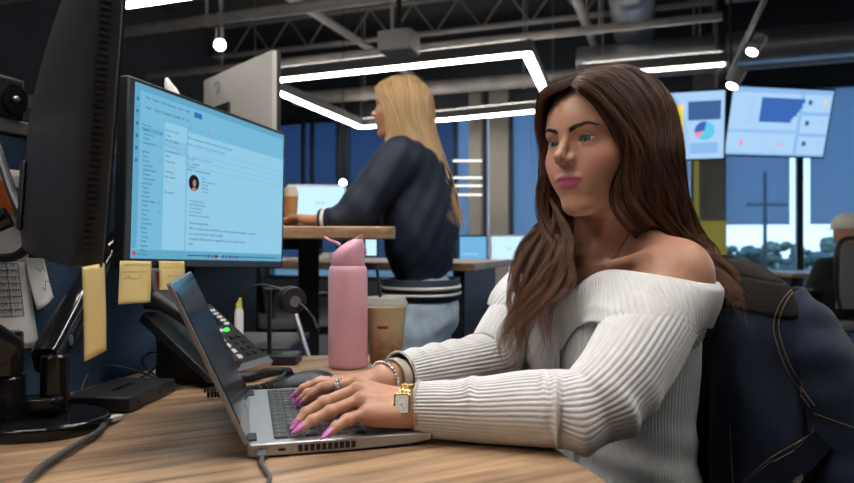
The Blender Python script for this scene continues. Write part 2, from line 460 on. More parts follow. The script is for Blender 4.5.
# projector-like box
p = P(399, 43, 5.2)
t = thing('ceiling_unit', 'pale box shaped unit hanging from the ceiling above the blonde colleague', 'ceiling unit', p, TH)
MB().box((0, 0, 0), (.27, .22, .16)).build('housing', mat('unit_plastic', (.42, .40, .38), .6), t, bevel=.015)
MB().cyl((0, 0, .08), (0, 0, HC-p.z), .02, n=10).build('mount', M_black, t)
# square light ring
zl = 2.52
def corner(u, v): return along(u, v, zl)
c0, c1, c2, c3 = corner(255, 82), corner(527, 53), corner(553, 109), corner(361, 127)
cm = (c0+c1+c2+c3)/4
t = thing('pendant_light', 'large square ring ceiling light hanging behind the two women', 'ceiling light', cm)
def light_bar(t, a, b_, hw=.045, hh=.10, ml=None):
    d = (b_-a).normalized(); n_ = Vector((-d.y, d.x, 0)); a2, b2 = a-d*hw, b_+d*hw
    m = MB(); m.add([q+n_*s*hw+V(0, 0, z) for q in (a2, b2) for s in (-1, 1) for z in (0, hh)], [(0, 1, 3, 2), (4, 6, 7, 5), (0, 4, 5, 1), (2, 3, 7, 6), (1, 5, 7, 3), (0, 2, 6, 4)])
    m.build('housing', mat('light_housing', (.16, .16, .165), .5), t, world=True)
    m = MB(); m.box((a+b_)/2+V(0, 0, -.008), ((b_-a).length+hw, hw*1.6, .016), rotz(math.atan2(d.y, d.x)))
    m.build('diffuser', ml or M_lamp, t, world=True)
    m = MB(); m.box((a+b_)/2+V(0, 0, hh+.004), ((b_-a).length, hw*1.2, .006), rotz(math.atan2(d.y, d.x)))
    m.build('added_uplight', M_up, t, world=True)  # glowing strip added on top of the housing to brighten the ceiling
for a, b_ in ((c0, c1), (c1, c2), (c2, c3), (c3, c0)): light_bar(t, a, b_)
for q in (c0, c1, c2, c3): MB().cyl(q+V(0, 0, .1), V(q.x, q.y, HC), .006, n=6).build('suspension_wire', M_steel, t, world=True)
def linear_light(label, a, b_, grp=None, ml=None):
    t = thing('linear_light', label, 'ceiling light', (a+b_)/2, group=grp); light_bar(t, a, b_, ml=ml)
    for f in (.15, .85): q = a.lerp(b_, f); MB().cyl(q+V(0, 0, .1), V(q.x, q.y, HC), .006, n=6).build('suspension_wire', M_steel, t, world=True)
    return t
dA = RM @ V(1, 0, 0)
q = along(126, 4, 2.55); linear_light('linear ceiling light at the top left behind the near monitor', q, q+dA*1.6)
q = along(583, 75, 2.62); linear_light('glowing bar standing for the shine on the round duct, behind the dark haired woman', q, q+dA*1.25, ml=emat('duct_shine_glow', (1., .97, .92), 2.6))  # glowing bar built for the reflected shine on the duct
for i, (v, l) in enumerate(((161, 'topmost of the four white lamp reflections, built as short strips, beside the beige column'), (178, 'second white lamp reflection down, built as a strip, beside the beige column'), (186, 'third white lamp reflection down, built as a strip, beside the beige column'), (195, 'lowest of the four white lamp reflections, built as short strips, beside the beige column'))):
    a0, a1 = P(453, v, 8.0), P(482, v-.5, 8.0); t = thing('reflection_strip', l, 'light', (a0+a1)/2, group='built lamp reflections by the column')  # glowing strips stand in for lamps reflected in the window
    m = MB().box((0, 0, 0), ((a1-a0).length, .03, .018)); m.build('diffuser', emat('reflection_glow', (1, .97, .93), 1.6), t)
    MB().box((0, .03, .0), ((a1-a0).length+.02, .03, .03)).build('housing', M_black, t)
# globe lamp
p = P(220, 45, 4.2)
t = thing('globe_lamp', 'small bright round lamp hanging at the upper left', 'lamp', p)
MB().ell((0, 0, 0), .034).build('bulb', M_spot, t); MB().cyl((0, 0, .03), (0, 0, .10), .03, .022).build('socket', M_black, t); MB().cyl((0, 0, .1), (0, 0, HC-p.z), .004, n=8).build('stem', M_black, t)
# track with two spots
r0, r1 = P(768, -8, 3.7), P(728, 78, 5.6)
t = thing('light_track', 'thin ceiling track that carries the spot lamps above the hanging screens', 'light track', (r0+r1)/2)
MB().tube([r0, r1], .018, 6).build('rail', M_pipe, t, world=True)
for f in (.1, .9): q = r0.lerp(r1, f); MB().cyl(q, V(q.x, q.y, HC), .01, n=6).build('hanger', M_black, t, world=True)
def spot(label, a, b_, r, q):
    t = thing('spot_lamp', label, 'spot lamp', a, group='spot lamps on the track')
    d = (b_-a).normalized(); M_h = mat('spot_housing', (.40, .39, .37), .4)
    MB().cyl(a, b_, r, n=20).build('housing', M_h, t, world=True); MB().cyl(b_-d*.004, b_+d*.004, r*.85, n=20).build('lens', M_spot, t, world=True)
    MB().tube([q, q.lerp(a, .6), a.lerp(b_, .3)], .012, 8).build('arm', M_h, t, world=True)
spot('upper spot lamp on the ceiling track, its face lit', P(761, 37, 4.6), P(752, 52, 4.58), .042, r0.lerp(r1, .55))
spot('lower spot lamp on the ceiling track, just above the wide hanging screen', P(741, 70, 5.2), P(732, 86, 5.18), .046, r0.lerp(r1, .9))
m = MB()
# wall boards upper left
for i, (u, v, w_, h_) in enumerate([(150, 62, .55, .42), (172, 62, .3, .34), (188, 72, .5, .30), (148, 88, .5, .25)]):
    b0 = 8.94; a0, Y = uvb(u, b0); q = P(u, v, Y)
    tag(MB().box((q.x, q.y, q.z), (w_, .04, h_), RM).build('wall_panel', mat('panel_grey_%d' % i, (.13, .12, .115), .8), bevel=.006),
        ['large grey square panel high on the dark left wall', 'narrow grey panel high on the dark left wall, second from left', 'grey panel high on the dark left wall, beside the lamp globe', 'lower grey panel on the dark left wall'][i], 'wall panel', 'grey panels on the dark wall')

# unseen lamps, added to light the workstation and the aisle (above the picture's top edge)
def added_ring_light(label, c, h, ml=None):
    t = thing('pendant_light', label, 'ceiling light', c)
    q = [c+RM @ V(x*h, y*h, 0) for x, y in ((-1, -1), (1, -1), (1, 1), (-1, 1))]
    for k in range(4): light_bar(t, q[k], q[(k+1) % 4], ml=ml)
    for p_ in q: MB().cyl(p_+V(0, 0, .1), V(p_.x, p_.y, HC), .006, n=6).build('suspension_wire', M_steel, t, world=True)
added_ring_light('added unseen square ring light over the desk, left of the dark haired woman', V(-.50, 1.15, 2.45), .62, emat('added_lamp_bright', (1., .96, .92), 13.))
added_ring_light('square ring ceiling light over the aisle, to the right of the woman\'s chair', V(1.55, .75, 2.6), .55)
linear_light('added unseen linear light over the aisle at the right', rb(3.2, 3.2, 2.6), rb(4.6, 3.2, 2.6))
linear_light('unseen linear ceiling light at the left, behind the photographer', V(-1.9, .35, 2.55), V(-1.1, -.9, 2.55))

p = P(343, 183, 7.2)
t = thing('globe_lamp', 'tiny glowing ball standing for a small reflection far behind, left of the blonde colleague', 'lamp', p)  # small reflection built as a hanging glowing ball
MB().ell((0, 0, 0), .035).build('bulb', M_spot, t); MB().cyl((0, 0, .03), (0, 0, HC-p.z), .005, n=8).build('stem', M_black, t)
# ================================================================== the workstation
def wood_mat(name, c1, c2, ang):
    m = bpy.data.materials.new(name); m.use_nodes = True; nt = m.node_tree; b = nt.nodes['Principled BSDF']
    tc = nt.nodes.new('ShaderNodeTexCoord'); mp = nt.nodes.new('ShaderNodeMapping')
    mp.inputs['Rotation'].default_value = (0, 0, ang); nt.links.new(tc.outputs['Object'], mp.inputs['Vector'])
    m2 = nt.nodes.new('ShaderNodeMapping'); m2.inputs['Scale'].default_value = (1.3, 16, 16); nt.links.new(mp.outputs[0], m2.inputs['Vector'])
    n1 = nt.nodes.new('ShaderNodeTexNoise'); n1.inputs['Scale'].default_value = 2.2; n1.inputs['Detail'].default_value = 7; n1.inputs['Distortion'].default_value = .6
    nt.links.new(m2.outputs[0], n1.inputs['Vector'])
    m3 = nt.nodes.new('ShaderNodeMapping'); m3.inputs['Scale'].default_value = (3, 130, 130); nt.links.new(mp.outputs[0], m3.inputs['Vector'])
    n2 = nt.nodes.new('ShaderNodeTexNoise'); n2.inputs['Scale'].default_value = 3; n2.inputs['Detail'].default_value = 3; nt.links.new(m3.outputs[0], n2.inputs['Vector'])
    ad = nt.nodes.new('ShaderNodeMath'); ad.operation = 'MULTIPLY_ADD'; ad.inputs[1].default_value = .35; nt.links.new(n2.outputs['Fac'], ad.inputs[0]); nt.links.new(n1.outputs['Fac'], ad.inputs[2])
    r = nt.nodes.new('ShaderNodeValToRGB'); r.color_ramp.elements[0].position = .52; r.color_ramp.elements[1].position = .80
    r.color_ramp.elements[0].color = (*c1, 1); r.color_ramp.elements[1].color = (*c2, 1)
    nt.links.new(ad.outputs[0], r.inputs['Fac']); nt.links.new(r.outputs['Color'], b.inputs['Base Color'])
    b.inputs['Roughness'].default_value = .38
    return m
M_oak = wood_mat('oak_laminate', (.17, .098, .055), (.50, .325, .195), math.radians(-28))
M_edge = mat('desk_edge_band', (.30, .18, .095), .45)
M_silver = mat('laptop_aluminium', (.42, .42, .43), .42, .75)
M_silver2 = mat('laptop_aluminium_edge', (.30, .29, .29), .4, .6)
M_fabric = mat('navy_partition_fabric', (.035, .075, .14), .95, var=.25, vscale=300, bump=.5, bscale=600)
M_trim = mat('partition_trim', (.30, .29, .29), .45, .4)
M_paper = mat('white_paper', (.72, .71, .69), .8)
M_ink = mat('ink', (.08, .08, .10), .8)
M_sticky = mat('sticky_note', (.66, .50, .20), .8)
M_pencil = mat('pencil', (.30, .24, .14), .8)

ZD = .73
dpoly = [(.33, .25), (.194, .7336), (-.02, 1.50), (-.045, 1.545), (-.10, 1.56), (-.52, 1.535), (-.60, 1.23), (-.83, .25)]
t = thing('desk', 'light oak desk in the foreground that carries the laptop and the monitors', 'desk', (-.3, .9, 0))
m = MB().use(0); top = [V(x, y, ZD) for x, y in dpoly]; bot = [V(x, y, ZD-.03) for x, y in dpoly]; n_ = len(dpoly)
m.add(top, [tuple(range(n_))]); m.use(1).add(bot, [tuple(range(n_-1, -1, -1))])
for k in range(n_): m.add([top[k], top[(k+1) % n_], bot[(k+1) % n_], bot[k]], [(0, 1, 2, 3)])
bm_ = m.build('tabletop', [M_oak, M_edge], t, world=True)
for x, y in ((.10, .45), (-.72, .45), (-.12, 1.46), (-.48, 1.46)):
    MB().cyl((x, y, 0), (x, y, ZD-.03), .025, n=16).build('leg', M_black, t, world=True)

# ---- navy privacy panel along the desk's back
pB = V(.226, .974, 0).normalized(); pN = V(pB.y, -pB.x, 0); RP = basis(pB, -pN, V(0, 0, 1))   # x along, y away from the desk
p0 = V(-.6365, 1.171, 0)
ang_p = math.atan2(pB.y, pB.x)
t = thing('privacy_panel', 'navy fabric privacy panel standing behind the desk, papers pinned on it', 'privacy panel', p0, ang_p)
MB().box((-.42, .02, .62), (1.50, .036, 1.08)).build('fabric_panel', M_fabric, t, bevel=.008)
MB().box((-.42, .02, 1.172), (1.51, .044, .024)).build('top_trim', M_trim, t, bevel=.003)
for x in (-1.0, .15): MB().box((x, .02, .04), (.05, .30, .08)).build('foot', M_black, t)
pzero = p0+pN*.0015
def pan(u, v):
    d = V((u-CX)/F, 1, (CY-v)/F); o = V(0, 0, CZ); k = (pzero-o).dot(pN)/d.dot(pN); return o+d*k
def pframe(u, v): return pan(u, v)
def sheet(name, label, cat, cs, mt, off=.001, curl=.004, grp=None):
    """a thin sheet on the panel from its four corners (tl, tr, br, bl as image points on the panel's plane)"""
    tl, tr, br, bl = [pan(*c)+pN*off for c in cs]
    t = thing(name, label, cat, (bl+br)/2, ang_p, group=grp)
    m = MB().grid(lambda a, b_: tl.lerp(tr, a).lerp(bl.lerp(br, a), b_)+pN*(curl*b_*b_*(1+.5*math.sin(4*a))), 10, 12)
    o = m.build('sheet', mt, t, world=True, solid=.0006); return t, (tl, tr, br, bl)
t, cs = sheet('wall_calendar', 'wall calendar with an orange and teal picture pinned on the navy panel', 'calendar', [(-22, 166), (24, 171), (28, 262), (-26, 262)], M_paper, curl=.001)
def on(cs, a, b_, o=.0022): tl, tr, br, bl = cs; return tl.lerp(tr, a).lerp(bl.lerp(br, a), b_)+pN*(o+.002*b_*b_)
def patch(cs, mt, par, name, poly, o=.002):
    m = MB(); q = [on(cs, a, b_, o) for a, b_ in poly]; m.add(q, [tuple(range(len(q)))]); return m.build(name, mt, par, world=True)
patch(cs, mat('print_orange', (.55, .13, .04), .7), t, 'picture', [(.1, .18), (.42, .12), (.66, .22), (.70, .42), (.62, .60), (.35, .56), (.1, .6)])
patch(cs, mat('print_teal', (.03, .17, .27), .7), t, 'picture', [(.70, .20), (.98, .16), (1.0, .55), (.86, .62), (.72, .50)])
m = MB()
for k in range(5): m.box((0, 0, 0), (0, 0, 0)) if False else None
t, cs = sheet('schedule_sheet', 'printed schedule sheet with a ruled table pinned under the calendar', 'paper', [(-28, 262), (26, 262), (37, 347), (-24, 352)], M_paper, off=.002)
m = MB()
def stroke(m, cs, pts, w_=.0006, o=.003): m.tube([on(cs, a, b_, o) for a, b_ in pts], w_, 4)
for k in range(9): stroke(m, cs, [(.1, .02+k*.075), (.78, .02+k*.075)])
for a in (.1, .32, .56, .78): stroke(m, cs, [(a, .02), (a, .62)])
m.build('ruled_table', M_ink, t, world=True)
m = MB(); rr = random.Random(3)
for k in range(8):
    for a in (.36, .60):
        c = on(cs, a+.02, .06+k*.075, .003)
        Mx = Matrix.Translation(c) @ basis(pB, V(0, 0, 1), pN).to_4x4()
        vs, fs = text_mesh(rr.choice(['9:30', '8:00', '7:15', 'OK', '10:45']) if a < .5 else rr.choice(['PM', '12', '04']), .010, Mx); m.add(vs, fs)
m.build('table_entries', M_ink, t, world=True)
t, cs = sheet('note_paper', 'small white handwritten note pinned over the schedule sheet', 'paper', [(22, 258), (41, 258), (48, 297), (30, 310)], M_paper, off=.006, curl=.008)
m = MB(); stroke(m, cs, [(.2, .2), (.35, .28), (.5, .18), (.6, .3)], o=.012); stroke(m, cs, [(.3, .6), (.4, .7), (.5, .5), (.7, .55)], o=.013); m.build('handwriting', M_ink, t, world=True)
t, cs = sheet('photo_print', 'small red and white photo print pinned on the panel below the big monitor', 'photo', [(150, 268), (165, 268), (167, 303), (153, 303)], M_paper, off=.001)
patch(cs, mat('print_red', (.5, .07, .04), .7), t, 'picture', [(.25, .1), (.95, .1), (.95, .8), (.3, .85)], .003)
t, cs = sheet('paper_slip', 'white paper slip pinned low on the end of the navy panel behind the telephone', 'paper', [(157, 320), (173, 318), (172, 360), (158, 362)], M_paper, off=.001)
m = MB(); stroke(m, cs, [(.2, .2), (.8, .2)], o=.003); stroke(m, cs, [(.2, .35), (.7, .35)], o=.003); m.build('handwriting', M_ink, t, world=True)

# ---- black box for what is taken as another monitor's back, on the panel's top
q = pan(8, 118); q = V(q.x, q.y, 1.184)-pN*.02
t = thing('panel_top_box', 'black box with a round knob on top of the navy panel at left', 'device_box', q, ang_p)
MB().box((-.035, 0, .031), (.125, .05, .062)).build('body', M_blackp, t, bevel=.003)
MB().box((-.035, 0, .0635), (.123, .048, .002)).build('top_edge', M_trim, t)
MB().cyl((.006, -.025, .030), (.006, -.029, .030), .024, n=28).build('dial', M_gloss, t)
MB().ell((.006, -.030, .030), (.006, .004, .006)).build('knob', M_steel, t)

# ---- big monitor
d_ = V(-.3645+.5275, 1.675-1.18, -.020).normalized(); o_ = V(-.5275, 1.18, .945)
n_m = V(d_.y, -d_.x, 0).normalized(); z_ = d_.cross(-n_m).normalized()
if z_.z < 0: z_ = -z_
RMon = basis(d_, -n_m, z_); MMon = Matrix.Translation(o_) @ RMon.to_4x4()
WMn, HMn = .540, .338
def scr(u, v):
    d = V((u-CX)/F, 1, (CY-v)/F); o = V(0, 0, CZ); k = (o_-o).dot(n_m)/d.dot(n_m); q = o+d*k-o_; return q.dot(d_), q.dot(z_)
t = thing('monitor', 'black framed monitor showing a blue email window, in the middle of the desk', 'monitor', o_, R=RMon)
t_mon = t
MB().box((WMn/2, .012, HMn/2), (WMn, .024, HMn)).build('casing', M_blackp, t, bevel=.003)
MB().box((WMn/2, .032, HMn/2), (.34, .03, .22)).build('back_housing', M_blackp, t, bevel=.012)
sx0, sx1, sz0, sz1 = .016, WMn-.010, .016, HMn-.008
M_scr = emat('screen_blue', (.20, .52, .74), .92)
M_s2 = emat('screen_pale', (.29, .60, .80), .98); M_s3 = emat('screen_select', (.13, .40, .58), .95); M_st = emat('screen_text', (.02, .09, .18), .6)
M_s4 = emat('screen_purple', (.25, .18, .55), .8); M_s5 = emat('screen_link', (.03, .22, .60), .8); M_s6 = emat('screen_red', (.6, .08, .12), .8); M_s7 = emat('screen_gold', (.65, .5, .1), .8); M_sk = emat('screen_skin', (.45, .27, .22), .8); M_sd = emat('screen_dark', (.03, .02, .03), .6)
m = MB().use(0).add([(sx0, -.0006, sz0), (sx1, -.0006, sz0), (sx1, -.0006, sz1), (sx0, -.0006, sz1)], [(0, 1, 2, 3)])
def rectq(m, i, x0, x1, z0, z1, y=-.0009): m.use(i).add([(x0, y, z0), (x1, y, z0), (x1, y, z1), (x0, y, z1)], [(0, 1, 2, 3)])
def prect(i, u0, v0, u1, v1, y=-.0009):
    (a, b1), (c, d1) = scr(u0, v0), scr(u1, v1); rectq(m, i, a, c, min(b1, d1), max(b1, d1), y)
H = sz1-sz0
rectq(m, 1, .164, sx1, sz0+.018, sz1-.062)          # reading pane
rectq(m, 1, .096, .160, sz0+.018, sz1-.055)
rectq(m, 2, sx0, sx0+.014, sz0+.018, sz1)               # app rail
rectq(m, 2, sx0+.018, .092, sz1-.0840, sz1-.0765)     # selected folder
rectq(m, 2, .096, .160, sz1-.113, sz1-.086)     # selected mail
rectq(m, 2, sx0, sx1, sz0, sz0+.016)                    # taskbar
rectq(m, 2, sx0, sx1, sz1-.012, sz1)
def txt(i, s_, x, z, size):
    vs, fs = text_mesh(s_, size, Matrix(((1, 0, 0, x), (0, 0, -1, -.0012), (0, 1, 0, z), (0, 0, 0, 1)))); m.use(i).add(vs, fs)
x = sx0+.028
for k, s_ in enumerate(['File   Home   Send / Receive   View   Help', 'New     Reply  Reply all  Forward  B  I  U']): txt(3, s_, x, sz1-.024-k*.018, .0072)
for k, s_ in enumerate('B I U A - = o x v +'.split()): txt(5 if k % 3 else 6, s_, sx0+.15+k*.02, sz1-.055, .008)
rectq(m, 5, sx0+.165, sx0+.19, sz1-.029, sz1-.018, -.0010)
folders = ['Favorites', 'Inbox', 'Sent Items', 'Drafts', 'Deleted Items', '', 'Mailbox', 'Inbox', 'Drafts', 'Sent Items', 'Deleted Items', 'Archive', 'Conversation', 'Junk Email', 'Notes', 'Outbox', 'Reports', 'Search Folders', 'Loads', 'Quotes', 'Rates', 'Carriers', 'Customers', 'Billing', 'Teams', 'Groups', 'Other', 'Shared', 'More']
for k, s_ in enumerate(folders):
    if s_: txt(3, s_, sx0+.020+(.004 if k not in (0, 6) else 0), sz1-.074-k*.0081, .0060)
    if k in (1, 4, 7, 17, 19): txt(5, '12', sx0+.066, sz1-.074-k*.0081, .0058)
for k in range(6): rectq(m, 5, sx0+.004, sx0+.010, sz1-.032-k*.022, sz1-.026-k*.022, -.0012)
for k, (s_, c) in enumerate([('Focused  Other', 3), ('Today', 3), ('Re: load update', 3), ('Pick up times', 5), ('See below notes', 3), ('Older', 3), ('Route sheet', 3), ('Attached file', 7), ('Yesterday', 3), ('Rate request', 3), ('Thank you', 7), ('', 3), ('Showing all', 3)]):
    if s_: txt(c, s_, .099, sz1-.072-k*.0098, .0058)
x0, _ = scr(187, 120)
for k, (s_, c) in enumerate([('This message was sent from outside the company group', 3), ('Reply to all people in this conversation thread', 5), ('', 3), ('To    Customer Service Desk', 4), ('Cc    Dispatch', 3), ('Subject   Load status update', 3)]):
    if s_: txt(c, s_, x0+.002, sz1-.075-k*.0125, .0066)
for k in range(4): rectq(m, 2, sx0+.18, sx1-.01, sz1-.092-k*.0125, sz1-.0914-k*.0125, -.0011)
x0, z0 = scr(189, 166); txt(5, 'Hi team,', x0-.006, z0+.012, .0062); txt(3, 'Thank you', x0-.006, z0-.002, .0062)
xa, za = scr(193.5, 183)
def disc(i, cx, cz, rx, rz_, y=-.0013, n=24): m.use(i).add([(cx+rx*math.cos(2*PI*k/n), y, cz+rz_*math.sin(2*PI*k/n)) for k in range(n)], [tuple(range(n))])
disc(8, xa, za, .0165, .0165); disc(8, xa, za-.002, .009, .013, -.0014); m.use(9)
disc(9, xa+.001, za-.0005, .0052, .0075, -.0016); disc(9, xa+.001, za-.013, .008, .004, -.0015)
disc(9, xa, za, .0165, .0165, -.00125) if False else None
for k, (s_, c) in enumerate([('Bella', 5), ('Service Coordinator', 3), ('555 0142', 3), ('Office line', 3), ('sales desk', 5)]): txt(c, s_, xa+.025, za+.011-k*.0068, .0068 if k == 0 else .0054)
for k, s_ in enumerate(['From: dispatch desk', 'Sent: Monday morning', 'To: service group', 'Cc: carrier sales', 'Subject: pick up and delivery']): txt(3, s_, xa-.012, za-.038-k*.0072, .0056)
for k, s_ in enumerate(['Good morning Bella,', 'We are seeing issues from the file up today, and have not assigned it to a carrier,', 'It is on the schedule to pick up today.', 'I hopefully will have it driver assigned in the next couple of hours.', 'Matt']): txt(3, s_, xa-.012, za-.083-k*.0105, .0074)
rectq(m, 8, xa-.014, sx1-.03, za-.146, za-.1445, -.0012)
for k, c in enumerate([5, 6, 3, 7, 5, 4, 5, 6, 5]): rectq(m, c, .235+k*.0125, .242+k*.0125, sz0+.004, sz0+.011, -.0012)
disc(6, sx0+.008, sz0+.009, .004, .004); txt(3, '68 F Cloudy', sx0+.015, sz0+.006, .005); txt(3, '10:42 AM', sx1-.035, sz0+.006, .005)
m.build('display', [M_scr, M_s2, M_s3, M_st, M_s4, M_s5, M_s6, M_s7, M_sd, M_sk], t, smooth=0)
rr = random.Random(5)
def sticky(label, x, ztop, w_, h_, lean, curl, writing, M0=MMon, y0=-.004):
    pos = M0 @ V(x+w_/2, y0, ztop-h_)
    t = thing('sticky_note', label, 'sticky note', pos, R=M0.to_3x3(), group=None)
    f = lambda a, b_: V((a-.5)*w_-lean*b_, -curl*b_*b_-.003*math.sin(PI*b_), h_*(1-b_))
    MB().grid(f, 6, 14).build('paper', M_sticky, t, solid=.0004)
    m = MB()
    for line in writing:
        z0, xs = line
        for x0, x1 in xs:
            n = max(4, int((x1-x0)*40)); pts = []
            for k in range(n):
                a = x0+(x1-x0)*k/(n-1); q = f(a, z0+.028*math.sin(k*2.3+x0*9)*(.6+.4*rr.random())); pts.append(q+V(0, -.0008, 0))
            m.tube(pts, .00035, 4)
    if label.startswith('left'):
        m.tube([f(.45+.2*math.cos(q), .33+.10*math.sin(q))+V(0, -.0008, 0) for q in [PI*k/8 for k in range(9)]], .0004, 4)
    m.build('handwriting', M_pencil, t); return t
a, h = scr(118, 263)
sticky('left yellow sticky note hanging from the big monitor, with a smiley', a, h+.004, .078, .074, .014, .012, [(.10, [(.1, .45), (.55, .9)]), (.26, [(.1, .5), (.6, .85)]), (.42, [(.1, .25)])])
a, h = scr(157, 263)
sticky('right yellow sticky note hanging from the big monitor, beside the laptop lid', a, h+.004, .072, .074, .004, .006, [(.16, [(.15, .5), (.6, .8)]), (.38, [(.3, .5), (.55, .95)]), (.8, [(.3, .4)])])

# ---- near monitor seen from behind
eN = V(-.535, .845, 0).normalized(); up = V(.085, -.02, 1).normalized(); eN = (eN-up*eN.dot(up)).normalized(); fN = eN.cross(up)   # front normal, to the woman
oN = P(93, 268, .72)
RN = basis(eN, -fN, up); MN = Matrix.Translation(oN) @ RN.to_4x4()
t = thing('monitor', 'black monitor at the left edge, seen from behind and from its side', 'monitor', oN, R=RN); t_near = t
M_casing = mat('matte_black_casing', (.034, .033, .033), .36, bump=.12, bscale=500)
Wn, Hn = .52, .345
def casing(a, b_):
    # a around half the section (front edge -> back -> front edge), b_ up
    return None
m = MB(); rings = []
nz = 14
for k in range(nz+1):
    z = Hn*k/nz; ez = (1 if 0 < k < nz else .92)*(1-.75*max(0, (k/nz-.45)/.55)**1.5)
    prof = [(0, -.010), (0, .012), (.004, .018), (.012, .022)]
    for q in range(1, 16):
        x = .012+(Wn-.024)*q/16; s_ = math.sin(PI*q/16)
        prof.append((x, .022+(.040*s_**.75)*ez))
    prof += [(Wn-.012, .022), (Wn-.004, .018), (Wn, .012), (Wn, -.010)]
    ins = .004 if k in (0, nz) else 0
    rings.append([V(min(max(x, ins), Wn-ins), y, z) for x, y in prof])
m.rings(rings); m.build('casing', M_casing, t, smooth=50, bevel=.002)
MB().box((Wn/2, -.012, Hn/2), (Wn-.02, .004, Hn-.02)).build('display', mat('screen_off', (.02, .025, .03), .2), t)
m = MB()
for k in range(46): m.box((-.0006, .006, .022+k*.0068), (.0016, .010, .0036))
m.build('side_vents', M_black, t)
MB().box((.26, .064, .07), (.09, .006, .09)).build('mount_plate', M_black, t, bevel=.003)
MB().box((Wn-.09, .055, .215), (.006, .01, .02)).build('port_cover', M_steel, t)
q = MN @ V(.012, -.0, -.0)
st = sticky('yellow sticky note hanging from the lower edge of the near left monitor', -.040, .004, .060, .094, .003, .010, [], MN @ Matrix.Rotation(math.radians(-26), 4, 'Z'), -.004)
# its power cable
pts = spline([P(-14, 118, 1.0), P(-2, 150, .97), P(12, 192, .93), P(25, 222, .90), P(29, 243, .89), P(18, 255, .90), P(2, 258, .92), P(-20, 255, .95)], 40)
tag(MB().tube(pts, .0062, 10).build('monitor_cable', M_blackp), 'thick black cable looping behind the near left monitor', 'cable')

# ---- dual monitor arm
t = thing('monitor_stand', 'glossy black two armed monitor stand with its round base on the desk at left', 'monitor stand', (-.550, .945, ZD)); M_c = M_gloss
pl = [(.105*math.cos(a)*1.0, .078*math.sin(a)) for a in [2*PI*k/40 for k in range(40)]]
MB().prism(pl, 0, .018).build('base_plate', M_gloss, t, bevel=.005, seg=3)
MB().cyl((-.035, -.005, .018), (-.035, -.005, .075), .030, .026, 28).cyl((-.035, -.005, .075), (-.035, -.005, .135), .024, .024, 28).build('column', M_gloss, t, bevel=.003)
MB().cyl((.022, .02, .018), (.022, .02, .10), .020, .018, 28).build('column', M_gloss, t, bevel=.003)
MB().box((-.005, .0, .035), (.09, .03, .02)).build('clamp', M_gloss, t, bevel=.005)
def beam(a, b_, w0, h0, w1, h1):
    a, b_ = Vector(a), Vector(b_); x, y, d = frame_of(b_-a); m = MB()
    sec = lambda p, w_, h_: [p+x*q[0]+y*q[1] for q in rrect(w_, h_, min(w_, h_)*.3, 4)]
    return m.rings([sec(a, w0*.9, h0*.9), sec(a.lerp(b_, .04), w0, h0), sec(a.lerp(b_, .96), w1, h1), sec(b_, w1*.9, h1*.9)])
beam((-.020, -.02, .10), (-.118, -.090, .215), .042, .062, .036, .044).build('arm', M_gloss, t)
beam((.004, .03, .088), (-.040, .30, .235), .040, .050, .034, .036).build('arm', M_gloss, t)
q0, q1 = V(.004, .03, .088), V(-.040, .30, .235); dd = (q1-q0).normalized(); x, y, _ = frame_of(dd)
yu = y if y.z > 0 else -y
m = MB(); xs_ = x if x.dot(V(.5, -1, 0)) > 0 else -x; cap = [q0+dd*(.02+.17*a)+xs_*.0203+yu*((b_-.5)*.034+.004) for a, b_ in ((0, 0), (1, 0), (1, 1), (0, 1))]
m.add(cap+[c-xs_*.004 for c in cap], [(0, 1, 2, 3), (7, 6, 5, 4), (0, 4, 5, 1), (1, 5, 6, 2), (2, 6, 7, 3), (3, 7, 4, 0)]); m.build('silver_cover', mat('arm_cover', (.55, .54, .53), .35, .3), t, bevel=.002)
MB().cyl(q0+dd*.045+xs_*.0203+yu*.004, q0+dd*.045+xs_*.0218+yu*.004, .008, n=20).build('joint_button', M_steel, t)
MB().tube([(-.040, .30, .235), (-.042, .33, .25), (-.02, .42, .33), (.012, .46, .37)], [.017, .017, .015, .014], 12).build('arm_link', M_gloss, t)
e_ = MMon @ V(WMn/2-.03, .05, HMn/2); e_ = e_-V(-.550, .945, ZD)
MB().box((0, 0, 0), (.09, .012, .09), RMon).build('mount_plate', M_gloss, t)
o = t.children[-1]; o.location = e_
e2 = (MN @ V(.26, .076, .04))-V(-.550, .945, ZD)
MB().tube([V(-.118, -.09, .215), V(-.122, -.09, .235), e2.lerp(V(-.122, -.09, .235), .4), e2], [.018, .018, .016, .014], 12).build('arm_link', M_gloss, t)

# ---- dock
def desk_pt(u, v, z=ZD): return PZ(u, v, z)
t = thing('docking_station', 'flat black docking station on the desk in front of the navy panel', 'docking station', (-.494, 1.105, ZD), math.radians(-6))
MB().box((0, 0, .0125), (.105, .15, .023)).build('case', M_blackp, t, bevel=.003)
MB().prism(rrect(.06, .012, .005), 0, .0006, Matrix.Translation((0, 0, .024)) @ Matrix.Rotation(PI/2, 4, 'Z')).build('top_groove', M_gloss, t)
MB().cyl((.0525, .02, .012), (.0533, .02, .012), .004, n=16).build('port', M_gloss, t)
MB().cyl((.0525, -.045, .012), (.0533, -.045, .012), .003, n=16).build('port', M_gloss, t)
rd = random.Random(2)
for lab, pp in (('thin black cable looping up behind the docking station', [(78, 398, .736), (90, 372, .77), (112, 366, .785), (140, 372, .755), (165, 381, .735)]),
                ('thin black cable coiled between dock and telephone', [(128, 384, .735), (150, 372, .75), (162, 358, .775), (152, 352, .78), (142, 362, .765), (160, 378, .737), (185, 384, .735)])):
    Ys = 1.30 if 'coiled' in lab else 1.22
    pts = [P(u, v, F*(CZ-z)/(v-CY)) for u, v, z in pp]
    tag(MB().tube(spline(pts, 40), .0018, 8).build('thin_cable', M_blackp), lab, 'cable')
